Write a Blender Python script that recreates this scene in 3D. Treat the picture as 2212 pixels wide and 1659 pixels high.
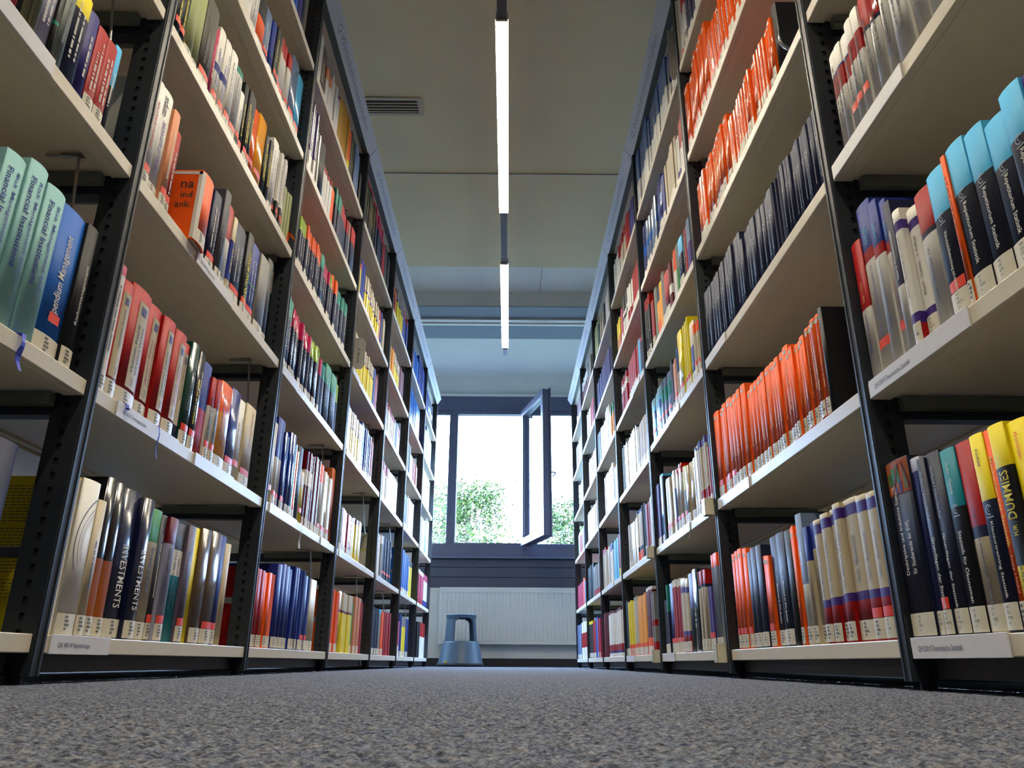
import bpy, bmesh, math, random
import numpy as np
from mathutils import Matrix, Vector
for o in list(bpy.data.objects): bpy.data.objects.remove(o)
SC = bpy.context.scene
COL = SC.collection
rng = random.Random(7)

# ------------------------------------------------------------------ camera
PITCH, YAW, ROLL, FPX, CAM_H = .3529, .0025, .0059, 1637.3638, .035
cy, sy, cp, sp = math.cos(YAW), math.sin(YAW), math.cos(PITCH), math.sin(PITCH)
fw = Vector((sy * cp, cy * cp, sp)); r0 = Vector((cy, -sy, 0)); u0 = r0.cross(fw)
rt = math.cos(ROLL) * r0 + math.sin(ROLL) * u0
up = -math.sin(ROLL) * r0 + math.cos(ROLL) * u0
cam = bpy.data.cameras.new('camera')
cam.sensor_width = 36; cam.lens = FPX / 2212 * 36; cam.clip_start = .02; cam.clip_end = 300
co = bpy.data.objects.new('camera', cam); COL.objects.link(co)
M = Matrix.Identity(4)
for i in range(3):
    M[i][0], M[i][1], M[i][2] = rt[i], up[i], -fw[i]
M[2][3] = CAM_H
co.matrix_world = M
SC.camera = co

# ------------------------------------------------------------------ light, exposure
SC.view_settings.view_transform = 'Standard'
SC.view_settings.look = 'None'
SC.view_settings.gamma = 1
SC.view_settings.use_curve_mapping = False
SC.view_settings.exposure = 0.5
W = bpy.data.worlds.new('overcast_sky'); SC.world = W; W.use_nodes = True
bg = W.node_tree.nodes['Background']
bg.inputs[0].default_value = (.42, .62, 1, 1)
bg.inputs[1].default_value = 44.0
LAMP_E = 200.0
LAMP_COL = (1, .90, .72)
# daylight coming in through the window band: a portal that only guides sampling of the sky
pd = bpy.data.lights.new('window_portal', 'AREA'); pd.shape = 'RECTANGLE'; pd.size = 7.8; pd.size_y = 1.75
pd.cycles.is_portal = True
po = bpy.data.objects.new('window_portal', pd); COL.objects.link(po)
po.location = (0, 8.52, 1.98); po.rotation_euler = (-math.pi / 2, 0, 0)
SC.cycles.max_bounces = 8; SC.cycles.diffuse_bounces = 5; SC.cycles.glossy_bounces = 3
SC.cycles.transmission_bounces = 6; SC.cycles.sample_clamp_indirect = 4
SC.cycles.use_denoising = True
SC.cycles.caustics_reflective = False; SC.cycles.caustics_refractive = False

# ------------------------------------------------------------------ helpers
def lin(c):
    return tuple(((v / 255) / 12.92 if v / 255 <= .04045 else ((v / 255 + .055) / 1.055) ** 2.4) for v in c)
MATS = {}
def mat(name, rgb, rough=.5, metal=0, noise=0, nscale=60, bump=0, bscale=400, spec=.5, coat=0, trans=0):
    if name in MATS: return MATS[name]
    m = bpy.data.materials.new(name); m.use_nodes = True
    nt = m.node_tree; b = nt.nodes['Principled BSDF']
    c = lin(rgb)
    b.inputs['Base Color'].default_value = (*c, 1)
    b.inputs['Roughness'].default_value = rough
    b.inputs['Metallic'].default_value = metal
    b.inputs['Specular IOR Level'].default_value = spec
    b.inputs['Coat Weight'].default_value = coat
    b.inputs['Coat Roughness'].default_value = .12
    b.inputs['Transmission Weight'].default_value = trans
    if noise or bump:
        tc = nt.nodes.new('ShaderNodeTexCoord')
    if noise:
        n = nt.nodes.new('ShaderNodeTexNoise'); n.inputs['Scale'].default_value = nscale; n.inputs['Detail'].default_value = 3
        nt.links.new(tc.outputs['Object'], n.inputs['Vector'])
        r = nt.nodes.new('ShaderNodeValToRGB')
        r.color_ramp.elements[0].position = .3; r.color_ramp.elements[1].position = .7
        r.color_ramp.elements[0].color = (*[v * (1 - noise) for v in c], 1)
        r.color_ramp.elements[1].color = (*[min(1, v * (1 + noise)) for v in c], 1)
        nt.links.new(n.outputs['Fac'], r.inputs['Fac']); nt.links.new(r.outputs['Color'], b.inputs['Base Color'])
    if bump:
        n2 = nt.nodes.new('ShaderNodeTexNoise'); n2.inputs['Scale'].default_value = bscale
        nt.links.new(tc.outputs['Object'], n2.inputs['Vector'])
        bp = nt.nodes.new('ShaderNodeBump'); bp.inputs['Strength'].default_value = bump; bp.inputs['Distance'].default_value = .001
        nt.links.new(n2.outputs['Fac'], bp.inputs['Height']); nt.links.new(bp.outputs['Normal'], b.inputs['Normal'])
    MATS[name] = m
    return m
def emis(name, rgb, strength):
    m = bpy.data.materials.new(name); m.use_nodes = True
    nt = m.node_tree; nt.nodes.clear()
    e = nt.nodes.new('ShaderNodeEmission'); e.inputs[0].default_value = (*rgb, 1); e.inputs[1].default_value = strength
    o = nt.nodes.new('ShaderNodeOutputMaterial'); nt.links.new(e.outputs[0], o.inputs[0])
    return m

class MB:
    """collects simple solids into one mesh"""
    def __init__(s): s.v = []; s.f = []; s.m = []; s.sm = []
    def add(s, vs, fs, mi=0, smooth=False):
        b = len(s.v); s.v += [tuple(p) for p in vs]
        for f in fs: s.f.append(tuple(b + i for i in f)); s.m.append(mi); s.sm.append(smooth)
    def box(s, x0, x1, y0, y1, z0, z1, mi=0):
        if x0 > x1: x0, x1 = x1, x0
        if y0 > y1: y0, y1 = y1, y0
        s.add([(x0,y0,z0),(x1,y0,z0),(x1,y1,z0),(x0,y1,z0),(x0,y0,z1),(x1,y0,z1),(x1,y1,z1),(x0,y1,z1)],
              [(0,3,2,1),(4,5,6,7),(0,1,5,4),(1,2,6,5),(2,3,7,6),(3,0,4,7)], mi)
    def prism(s, prof, y0, y1, mi=0):           # profile in (x, z) swept along y
        n = len(prof)
        a = sum(prof[i][0]*prof[(i+1)%n][1]-prof[(i+1)%n][0]*prof[i][1] for i in range(n))
        if a < 0: prof = prof[::-1]
        vs = [(x, y0, z) for x, z in prof] + [(x, y1, z) for x, z in prof]
        fs = [tuple(range(n)), tuple(range(2*n-1, n-1, -1))]
        fs += [(i, n+i, n+(i+1)%n, (i+1)%n) for i in range(n)]
        s.add(vs, fs, mi)
    def tube(s, pts, r, n=8, mi=0, cap=True):
        pts = [Vector(p) for p in pts]; rings = []
        t0 = (pts[1]-pts[0]).normalized()
        ref = Vector((0,0,1)) if abs(t0.z) < .9 else Vector((1,0,0))
        for i, p in enumerate(pts):
            t = (pts[min(i+1, len(pts)-1)] - pts[max(i-1, 0)]).normalized()
            a = t.cross(ref).normalized(); b = t.cross(a)
            rings.append([p + a*r*math.cos(2*math.pi*k/n) + b*r*math.sin(2*math.pi*k/n) for k in range(n)])
        vs = [q for rg in rings for q in rg]
        fs = [(i*n+k, i*n+(k+1)%n, (i+1)*n+(k+1)%n, (i+1)*n+k) for i in range(len(pts)-1) for k in range(n)]
        s.add(vs, fs, mi, True)
        if cap:
            s.add(rings[0], [tuple(range(n))], mi); s.add(rings[-1], [tuple(range(n-1, -1, -1))], mi)
    def lathe(s, prof, n=48, c=(0,0,0), mi=0):
        vs = [(c[0]+r*math.cos(2*math.pi*k/n), c[1]+r*math.sin(2*math.pi*k/n), c[2]+z) for r, z in prof for k in range(n)]
        fs = [(i*n+k, i*n+(k+1)%n, (i+1)*n+(k+1)%n, (i+1)*n+k) for i in range(len(prof)-1) for k in range(n)]
        s.add(vs, fs, mi, True)
    def build(s, name, mats, parent=None, bevel=0):
        me = bpy.data.meshes.new(name); me.from_pydata(s.v, [], s.f)
        for m in (mats if isinstance(mats, (list, tuple)) else [mats]): me.materials.append(m)
        me.polygons.foreach_set('material_index', s.m); me.polygons.foreach_set('use_smooth', s.sm); me.update()
        o = bpy.data.objects.new(name, me); COL.objects.link(o)
        if parent: o.parent = parent
        if bevel:
            b = o.modifiers.new('bevel', 'BEVEL'); b.width = bevel; b.segments = 2; b.limit_method = 'ANGLE'
        return o
def empty(name, loc=(0,0,0), rz=0):
    o = bpy.data.objects.new(name, None); COL.objects.link(o); o.location = loc; o.rotation_euler = (0,0,rz)
    o.empty_display_size = .05
    return o
def tag(o, label=None, cat=None, group=None, kind=None):
    if label: o['label'] = label
    if cat: o['category'] = cat
    if group: o['group'] = group
    if kind: o['kind'] = kind
    return o
TXT = {}
def text_geo(s, bold=False):
    """letter outlines as (verts Nx2 normalised to 0..1 both ways, faces, aspect)"""
    if s in TXT: return TXT[s]
    cu = bpy.data.curves.new('t', 'FONT'); cu.body = s; cu.resolution_u = 2; cu.size = 1; cu.offset = .008
    ob = bpy.data.objects.new('t', cu); COL.objects.link(ob)
    bpy.context.view_layer.update()
    me = bpy.data.meshes.new_from_object(ob.evaluated_get(bpy.context.evaluated_depsgraph_get()))
    v = [(p.co.x, p.co.y) for p in me.vertices]; f = [tuple(p.vertices) for p in me.polygons]
    bpy.data.objects.remove(ob); bpy.data.meshes.remove(me)
    x0 = min(p[0] for p in v); x1 = max(p[0] for p in v); y0 = min(p[1] for p in v); y1 = max(p[1] for p in v)
    TXT[s] = ([((a-x0)/(x1-x0), (b-y0)/(y1-y0)) for a, b in v], f, (x1-x0)/(y1-y0))
    return TXT[s]
# ------------------------------------------------------------------ room shell
XW = 4.2; YB = -6.0; YF = 8.35
carpet = bpy.data.materials.new('carpet'); carpet.use_nodes = True
nt = carpet.node_tree; b = nt.nodes['Principled BSDF']; b.inputs['Roughness'].default_value = .95; b.inputs['Specular IOR Level'].default_value = .15
tc = nt.nodes.new('ShaderNodeTexCoord')
def _noise(scale, detail=2, rough=.6):
    n = nt.nodes.new('ShaderNodeTexNoise'); n.inputs['Scale'].default_value = scale; n.inputs['Detail'].default_value = detail; n.inputs['Roughness'].default_value = rough
    nt.links.new(tc.outputs['Object'], n.inputs['Vector']); return n
def _ramp(n, *els):
    r = nt.nodes.new('ShaderNodeValToRGB')
    while len(r.color_ramp.elements) < len(els): r.color_ramp.elements.new(.5)
    for e, (p, c) in zip(r.color_ramp.elements, els): e.position = p; e.color = (*lin(c), 1)
    nt.links.new(n.outputs['Fac'], r.inputs['Fac']); return r
a_ = _ramp(_noise(240, 3, .7), (.32, (32, 34, 40)), (.45, (72, 76, 84)), (.56, (104, 108, 116)), (.68, (128, 132, 138)))
h_ = _ramp(_noise(120, 2), (.35, (115, 128, 185)), (.5, (150, 150, 150)), (.65, (180, 145, 120)))
mx = nt.nodes.new('ShaderNodeMix'); mx.data_type = 'RGBA'; mx.blend_type = 'OVERLAY'; mx.inputs[0].default_value = .30
nt.links.new(a_.outputs[0], mx.inputs[6]); nt.links.new(h_.outputs[0], mx.inputs[7]); nt.links.new(mx.outputs[2], b.inputs['Base Color'])
MATS['carpet'] = carpet
# floor: a finely tufted pile in the aisle, plain carpet elsewhere
nr = np.random.RandomState(3)
xs = np.concatenate([np.linspace(-.8, -.35, 150, endpoint=False), np.linspace(-.35, .4, 420, endpoint=False), np.linspace(.4, .72, 110)])
ys = [.2]
while ys[-1] < 8.2: ys.append(ys[-1] + max(.0022, .0022 * (ys[-1] / .6) ** 1.25))
ys = np.array(ys)
nx, ny = len(xs), len(ys)
hgt = nr.rand(ny, nx)
k = hgt.copy(); k[1:-1, 1:-1] = (hgt[1:-1, 1:-1] * 2 + hgt[:-2, 1:-1] + hgt[2:, 1:-1] + hgt[1:-1, :-2] + hgt[1:-1, 2:]) / 6
big = nr.rand(ny // 4 + 2, nx // 4 + 2).repeat(4, 0).repeat(4, 1)[:ny, :nx]
hz = (k - .5) * .0038 + (big - .5) * .0012 - .0012
hz[0, :] = hz[-1, :] = 0; hz[:, 0] = hz[:, -1] = 0
X, Y = np.meshgrid(xs, ys)
X = X + (nr.rand(ny, nx) - .5) * .0006
V = np.stack([X, Y, hz], -1).reshape(-1, 3)
i0 = (np.arange(ny - 1)[:, None] * nx + np.arange(nx - 1)[None, :]).ravel()
F = np.stack([i0, i0 + 1, i0 + nx + 1, i0 + nx], -1)
ex = []
def _rect(x0, x1, y0, y1): ex.append([(x0, y0), (x1, y0), (x1, y1), (x0, y1)])
_rect(-XW, -.8, YB, YF); _rect(.72, XW, YB, YF); _rect(-.8, .72, YB, .2); _rect(-.8, .72, float(ys[-1]), YF)
nV = len(V); EV = np.array([(x, y, 0) for q in ex for x, y in q], float)
V = np.concatenate([V, EV]); F = np.concatenate([F, np.arange(len(EV)).reshape(-1, 4) + nV])
me = bpy.data.meshes.new('floor'); me.vertices.add(len(V)); me.vertices.foreach_set('co', V.ravel())
me.loops.add(F.size); me.loops.foreach_set('vertex_index', F.ravel().astype(np.int32))
me.polygons.add(len(F)); me.polygons.foreach_set('loop_start', np.arange(0, F.size, 4, dtype=np.int32)); me.polygons.foreach_set('loop_total', np.full(len(F), 4, np.int32))
me.update(calc_edges=True); me.materials.append(carpet)
fl = bpy.data.objects.new('floor', me); COL.objects.link(fl); tag(fl, kind='structure')

plas = mat('white_plaster', (208, 208, 202), .85, noise=.03, nscale=3, bump=.15, bscale=300)
cgrey = mat('suspended_ceiling', (202, 190, 158), .9, noise=.04, nscale=2, bump=.1)
beamm = mat('dark_beam_paint', (112, 122, 134), .7, noise=.04, nscale=4)
darkm = mat('anthracite_paint', (84, 84, 104), .45, noise=.05, nscale=8)
panelm = mat('anthracite_panel', (62, 64, 80), .5, noise=.06, nscale=6)
blackm = mat('black_skirting', (22, 20, 22), .6, noise=.1)
YR, YE = YF + .3, 8.3
c = MB(); c.box(-XW, XW, YB, 4.122, 3.05, 3.22)
c.box(-XW, XW, 4.122, 4.205, 3.054, 3.22); c.box(-XW, XW, 4.205, 5.443, 3.05, 3.22)
c.box(-XW, XW, 5.443, 8.7, 3.2, 3.32, 1)
ce = c.build('ceiling', [cgrey, plas]); tag(ce, kind='structure')
c = MB(); c.box(-XW, XW, 4.196, 4.208, 3.047, 3.0505)
tag(c.build('trim_1', mat('ceiling_edge_strip', (190, 186, 172), .5), None), kind='structure')
c = MB(); c.box(.262, .266, 5.45, 6.17, 3.197, 3.2005)
tag(c.build('trim_2', mat('ceiling_joint', (120, 122, 125), .8), None), kind='structure')
# downstand across the room with a white conduit on its dark underside
c = MB(); c.box(-XW, XW, 6.175, 6.881, 3.052, 3.2); c.box(-XW, XW, 6.17, 6.886, 3.047, 3.053, 1)
tag(c.build('trim_3', [plas, beamm]), kind='structure')
bm_ = MB(); bm_.box(-XW, XW, 6.405, 6.47, 3.027, 3.047); bm_.box(-XW, XW, 6.47, 6.512, 3.015, 3.047)
tag(bm_.build('cable_conduit', mat('conduit_white', (205, 205, 200), .35, noise=.02), None, .004), 'white cable conduit running across under the dark ceiling beam', 'conduit')
# walls
c = MB(); c.box(-XW, XW, 8.33, 8.65, 0, .785); c.box(-XW, XW, 8.40, 8.65, .785, 1.10, 1); c.box(-XW, XW, 8.33, 8.65, 2.955, 3.2)
tag(c.build('wall_back', [plas, panelm]), kind='structure')
c = MB(); c.box(-XW, XW, 8.27, 8.34, 2.934, 2.957)
tag(c.build('trim_4', plas, None, .003), kind='structure')
for nm, x in (('wall_left', -XW - .1), ('wall_right', XW)):
    c = MB(); c.box(x, x + .1, YB, 8.65, 0, 3.3); tag(c.build(nm, plas), kind='structure')
c = MB(); c.box(-XW, XW, YB - .1, YB, 0, 3.3); tag(c.build('wall_front', mat('rear_wall_grey', (120, 116, 108), .85, noise=.03)), kind='structure')
c = MB(); c.box(-XW, XW, 8.31, 8.331, 0, .08); tag(c.build('baseboard_back', blackm), kind='structure')
# anthracite boards below the sill
for i, (z0, z1) in enumerate(((.785, .893), (.897, .998), (1.002, 1.085))):
    c = MB(); c.box(-XW, XW, 8.325, 8.40, z0, z1)
    tag(c.build('trim_%d' % (5 + i), panelm, None, .003), kind='structure')
c = MB(); c.box(-XW, XW, 8.26, 8.40, 1.088, 1.108)
tag(c.build('trim_8', mat('sill_board', (96, 100, 120), .3), None, .004), kind='structure')
# window band
glass = bpy.data.materials.new('window_glass'); glass.use_nodes = True
g = glass.node_tree; g.nodes.clear()
tr = g.nodes.new('ShaderNodeBsdfTransparent'); tr.inputs[0].default_value = (.86, .93, .93, 1)
gl = g.nodes.new('ShaderNodeBsdfGlossy'); gl.inputs['Roughness'].default_value = .02
fr = g.nodes.new('ShaderNodeFresnel'); fr.inputs[0].default_value = 1.5
mm = g.nodes.new('ShaderNodeMixShader'); oo = g.nodes.new('ShaderNodeOutputMaterial')
g.links.new(fr.outputs[0], mm.inputs[0]); g.links.new(tr.outputs[0], mm.inputs[1]); g.links.new(gl.outputs[0], mm.inputs[2]); g.links.new(mm.outputs[0], oo.inputs[0])
MATS['glass'] = glass
gask = mat('black_gasket', (25, 25, 28), .6)
alu = mat('aluminium', (190, 192, 196), .3, 1)
ZB, ZT = 1.207, 2.737
def frame(mb, x0, x1, z0, z1, w, y0, y1, mi=0):
    mb.box(x0, x1, y0, y1, z0, z0 + w, mi); mb.box(x0, x1, y0, y1, z1 - w, z1, mi)
    mb.box(x0, x0 + w, y0, y1, z0 + w, z1 - w, mi); mb.box(x1 - w, x1, y0, y1, z0 + w, z1 - w, mi)
def pane(mb, x0, x1, z0, z1, y): mb.add([(x0, y, z0), (x1, y, z0), (x1, y, z1), (x0, y, z1)], [(0, 1, 2, 3)])
w = MB(); w.box(-XW, XW, 8.3, 8.38, 1.105, ZB); w.box(-XW, XW, 8.3, 8.38, ZT + .03, 2.934); w.box(-XW, XW, 8.32, 8.38, ZT, ZT + .03)
w.box(-XW, XW, 8.295, 8.302, ZT + .028, ZT + .034)
tag(w.build('window_frame', darkm, None, .003), 'anthracite window band frame below the ceiling at the aisle end', 'window frame', kind='structure')
bpy.data.objects['window_frame'].name = 'trim_9'
def fixed(n, x0, x1):
    w = MB(); frame(w, x0, x1, ZB - .002, ZT + .03, .045, 8.31, 8.37)
    o = w.build('window_%d' % n, darkm, None, .003); tag(o, kind='structure')
    q = MB(); pane(q, x0 + .04, x1 - .04, ZB + .03, ZT, 8.345); q.build('window_glass', glass, o)
    q = MB(); frame(q, x0 + .04, x1 - .04, ZB + .04, ZT - .012, .006, 8.318, 8.34); q.build('gasket', gask, o)
fixed(1, -4.0, -2.4); fixed(2, -2.35, -.645)
fixed(3, .215, 1.9); fixed(4, 1.95, 4.0)
# open casement: outer frame, sash swung in, handle
OX0, OX1 = -.645, .215
w = MB(); frame(w, OX0, OX1, ZB - .002, ZT + .03, .048, 8.30, 8.38)
w.box(OX0 + .048, OX0 + .058, 8.335, 8.36, ZB + .046, ZT - .02)
wo = w.build('window_5', darkm, None, .003); tag(wo, kind='structure')
q = MB(); frame(q, OX0 + .046, OX1 - .046, ZB + .044, ZT - .016, .005, 8.306, 8.330); q.build('gasket', gask, wo)
q = MB(); frame(q, OX0 + .050, OX1 - .050, ZB + .046, ZT - .018, .003, 8.298, 8.306); q.build('hardware_rail', alu, wo)
# sash local frame: x from hinge to free edge, y thickness
SW = .80
HX, HY = .168, 8.28
ang = math.atan2(7.55 - HY, .372 - HX)
sash = empty('sash', (HX, HY, 0), ang); sash.parent = wo
w = MB(); frame(w, 0, SW, ZB + .012, ZT + .012, .075, -.045, .028)
frame(w, -.004, SW + .014, ZB - .004, ZT + .028, .022, .028, .042)
so = w.build('sash_frame', darkm, sash, .003)
q = MB(); pane(q, .07, SW - .07, ZB + .08, ZT - .055, -.005); q.build('sash_glass', glass, sash)
q = MB(); frame(q, .071, SW - .071, ZB + .083, ZT - .059, .005, -.031, -.026); q.build('sash_gasket', alu, sash)
q = MB(); q.box(SW - .055, SW - .022, .042, .052, 1.80, 1.93)
q.tube([(SW - .038, .05, 1.865), (SW - .038, .095, 1.865), (SW - .045, .105, 1.862), (SW - .15, .108, 1.850)], .009, 10)
q.build('window_handle', mat('handle_grey', (120, 124, 140), .35, .6), sash)
q = MB()
for z in (ZB + .06, ZT - .08): q.tube([(-.012, .02, z), (-.012, .02, z + .07)], .009, 10)
q.build('hinge', alu, sash)
q = MB(); q.box(-.03, .03, .02, .036, ZB - .012, ZB + .006); q.tube([(.02, .03, ZB - .004), (.06, .035, ZB - .004), (.09, .02, ZB)], .005, 8)
q.build('stay_arm', alu, sash)

# ------------------------------------------------------------------ outside
gm_ = mat('lawn', (60, 66, 56), .9, noise=.3, nscale=2)
c = MB(); c.box(-40, 40, 9.2, 80, -3.3, -3.2); tag(c.build('lawn_ground', gm_), 'grass ground outside beyond the window, far below', 'ground', kind='structure')
bpy.data.objects['lawn_ground'].name = 'floor_outside'
leafm = [mat('leaf_green', (38, 56, 16), .5, noise=.2, nscale=30), mat('leaf_light', (64, 82, 26), .5, noise=.2, nscale=30)]
barkm = mat('bark', (92, 78, 62), .9, noise=.3, nscale=20)
def tree(x, y, top, rad, n, label, loose, seed):
    r = random.Random(seed)
    t = empty('tree', (x, y, -3.2)); tag(t, label, 'tree', 'trees outside the window')
    q = MB(); q.tube([(0, 0, 0), (.05, 0, 1.6), (-.04, .05, (top + 3.2) * .6), (0, 0, top + 2.9)], .05 * rad + .03, 8)
    for k in range(9):
        a = r.random() * 6.28; z = (top + 3.2) * (.45 + .05 * k)
        q.tube([(0, 0, z), (math.cos(a) * rad * .5, math.sin(a) * rad * .5, z + .4), (math.cos(a) * rad * .8, math.sin(a) * rad * .8, z + .9)], .018, 5)
    q.build('trunk', barkm, t)
    q = MB()
    clumps = [(r.gauss(0, rad * .5), r.gauss(0, rad * .5), (top + 3.2) * (1 - r.random() ** 1.6 * .55) - .2, r.uniform(.12, .42) * loose) for _ in range(64)]
    for i in range(n):
        cx_, cy_, cz_, cr = r.choice(clumps)
        p = Vector((cx_ + r.gauss(0, cr), cy_ + r.gauss(0, cr), min(cz_ + r.gauss(0, cr), top + 3.25)))
        d = Vector((r.gauss(0, 1), r.gauss(0, 1), r.gauss(-.3, .6))).normalized(); s_ = d.cross(Vector((r.random(), r.random(), 1))).normalized()
        L_ = r.uniform(.05, .11); Wd = L_ * .22
        q.add([p, p + d * L_ * .5 + s_ * Wd, p + d * L_, p + d * L_ * .5 - s_ * Wd], [(0, 1, 2, 3)], r.random() < .4)
    q.build('foliage', leafm, t)
tree(-.78, 14.5, 3.25, .50, 11000, 'dense pale green tree outside behind the window centre left', .9, 1)
tree(-.28, 12.3, 1.95, .28, 4000, 'lower yellowish green shrub outside just right of the dense tree', .7, 2)
tree(1.35, 15.5, 3.1, .55, 10000, 'leafy tree outside behind the right window pane', .8, 3)
tree(-2.2, 18.0, 3.7, .75, 9000, 'leafy tree outside behind the narrow left window pane', .8, 5)
tree(.15, 19.5, 2.5, .45, 1500, 'small sparse shrub outside between the two bigger trees', .7, 6)
tree(3.4, 19.5, 5.0, .9, 7000, 'tall tree outside at the far right beyond the right bookcase', .8, 8)

# ------------------------------------------------------------------ radiator
radm = mat('radiator_enamel', (214, 214, 208), .4, noise=.02, nscale=5)
rd_ = empty('radiator', (0, 8.25, 0)); tag(rd_, 'wide white ribbed panel radiator under the window', 'radiator')
q = MB(); x = -.73; prof = []
RW = 2.6; pitch = .0415
nfl = int(RW / pitch)
pts = [(-.73, 0), (-.705, 0)]
for i in range(nfl):
    a0 = -.70 + i * pitch
    pts += [(a0, 0), (a0 + .010, .009), (a0 + .020, .009), (a0 + .030, 0)]
pts += [(-.73 + RW + .03, 0)]
z0, z1 = .255, .735
def sweepz(mb, pts, zz, yb):
    for (xa, ya), (xb_, yb_) in zip(pts[:-1], pts[1:]):
        mb.add([(xa, ya, zz[0]), (xb_, yb_, zz[0]), (xb_, yb_, zz[1]), (xa, ya, zz[1])], [(0, 1, 2, 3)])
sweepz(q, pts, (z0, z1), 0)
xr = pts[-1][0]
q.box(-.73, xr, 0, .012, .217, z0); q.box(-.73, xr, 0, .012, z1, .785); q.box(-.73, xr, .012, .02, .217, .785)
for i in range(nfl):
    a0 = -.70 + i * pitch
    q.box(a0 + .010, a0 + .026, -.0016, .004, z1 - .004, z1 + .004); q.box(a0 + .008, a0 + .024, -.003, .004, z0 - .008, z0 + .008)
q.build('front_panel', radm, rd_)
q = MB(); q.box(-.73, xr, .02, .07, .74, .782); q.box(-.732, -.728, 0, .07, .23, .78); q.box(-.73, xr, .02, .07, .22, .24)
q.build('casing', radm, rd_, .002)
q = MB(); q.tube([(-.60, .04, .22), (-.60, .04, .12), (-.60, .075, .10)], .009, 8); q.tube([(1.6, .04, .22), (1.6, .04, .12), (1.6, .075, .10)], .009, 8)
q.build('pipe', radm, rd_)

# ------------------------------------------------------------------ kick stool
stm = mat('stool_plastic', (58, 80, 96), .45, noise=.05, nscale=12, bump=.2)
st = empty('step_stool', (-.468, 7.86, 0), math.radians(8)); tag(st, 'blue grey plastic round step stool in front of the radiator', 'step stool')
q = MB(); q.lathe([(.0, .226), (.150, .232), (.172, .228), (.178, .218), (.218, .035), (.222, .03), (.210, .028), (.168, .205), (0, .21)])
q.build('base', stm, st)
q = MB(); q.lathe([(.19, .002), (.231, .002), (.231, .022), (.222, .034), (.205, .034), (.19, .002)])
q.build('rubber_rim', mat('rubber', (30, 30, 38), .7, noise=.1), st)
# upper shell with a through arch
q = MB(); n = 96; zs = [.226 + .246 * i / 20 for i in range(21)]
def shell_r(z): t = (z - .226) / .246; return .160 - .020 * t + .010 * max(0, (t - .85) / .15)
def open_(a, z):
    a = (a + math.pi) % (2 * math.pi) - math.pi
    x = math.cos(a) * .15
    top = .452; lim = .098 if z < .40 else .098 * math.sqrt(max(0, 1 - ((z - .40) / (top - .40)) ** 2))
    return z < top and abs(x - .022 * (1 if math.sin(a) < 0 else 0)) < lim
for th in (0, 1):
    off = 0 if th == 0 else -.012
    for i in range(20):
        for k in range(n):
            a0, a1 = 2 * math.pi * k / n, 2 * math.pi * (k + 1) / n
            zc = (zs[i] + zs[i + 1]) / 2
            if open_((a0 + a1) / 2, zc): continue
            ra, rb = shell_r(zs[i]) + off, shell_r(zs[i + 1]) + off
            P = [(ra * math.cos(a0), ra * math.sin(a0), zs[i]), (ra * math.cos(a1), ra * math.sin(a1), zs[i]), (rb * math.cos(a1), rb * math.sin(a1), zs[i + 1]), (rb * math.cos(a0), rb * math.sin(a0), zs[i + 1])]
            q.add(P, [(0, 1, 2, 3) if th == 0 else (3, 2, 1, 0)], 0, True)
            if th == 0:      # rim faces where the shell meets the arch
                for s_ in (-1, 1):
                    if open_((a0 + a1) / 2 + s_ * 2 * math.pi / n, zc):
                        a = a1 if s_ > 0 else a0
                        q.add([(r_ * math.cos(a), r_ * math.sin(a), z_) for r_, z_ in ((ra, zs[i]), (ra - .012, zs[i]), (rb - .012, zs[i + 1]), (rb, zs[i + 1]))], [(0, 1, 2, 3)])
                if i > 0 and open_((a0 + a1) / 2, (zs[i] + zs[i - 1]) / 2):
                    q.add([(r_ * math.cos(a), r_ * math.sin(a), zs[i]) for r_, a in ((ra, a0), (ra, a1), (ra - .012, a1), (ra - .012, a0))], [(0, 1, 2, 3)])
q.build('upper_shell', stm, st)
q = MB(); q.lathe([(0, .466), (.138, .466), (.150, .470), (.152, .478), (.146, .483), (.10, .484), (0, .484)])
q.build('step_top', stm, st)
q = MB(); q.box(-.165, -.13, -.166, -.160, .032, .052); so_ = q.build('sticker', mat('sticker_yellow', (215, 175, 60), .6, noise=.2, nscale=80), st)

# ------------------------------------------------------------------ ceiling lights
railm = mat('black_rail', (52, 50, 52), .4, noise=.05)
whm = mat('louvre_white', (225, 225, 215), .3, noise=.02)
lampm = emis('lamp_tube', LAMP_COL, LAMP_E)
def lamp(x, y, label):
    t = empty('ceiling_light', (x, y, 2.635)); tag(t, label, 'ceiling light', 'ceiling lights')
    L = 1.485
    q = MB()
    q.prism([(-.030, 0), (-.028, 0), (-.024, .045), (.024, .045), (.028, 0), (.030, 0), (.026, .05), (-.026, .05)], 0, L)
    q.box(-.027, .027, -.003, 0, 0, .05); q.box(-.027, .027, L, L + .003, 0, .05); q.build('housing', whm, t)
    q = MB(); q.add([(-.012, .01, .020), (-.012, L - .01, .020), (.012, L - .01, .020), (.012, .01, .020)], [(0, 1, 2, 3)])
    q.add([(-.012, .01, .020), (-.022, .01, .034), (-.022, L - .01, .034), (-.012, L - .01, .020)], [(0, 1, 2, 3)])
    q.add([(.012, .01, .020), (.012, L - .01, .020), (.022, L - .01, .034), (.022, .01, .034)], [(0, 1, 2, 3)])
    q.build('lamp_tube', lampm, t)
    q = MB()
    for k in range(52): q.box(-.027, .027, .01 + k * (L - .02) / 51 - .0008, .01 + k * (L - .02) / 51 + .0008, .003, .013)
    q.box(-.0295, -.0275, 0, L, 0, .013); q.box(.0275, .0295, 0, L, 0, .013)
    o = q.build('louvre', whm, t)
    q = MB()
    for yy in (.25, L - .25): q.tube([(0, yy, .09), (0, yy, .415)], .0015, 6)
    q.build('suspension_wire', alu, t)
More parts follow.
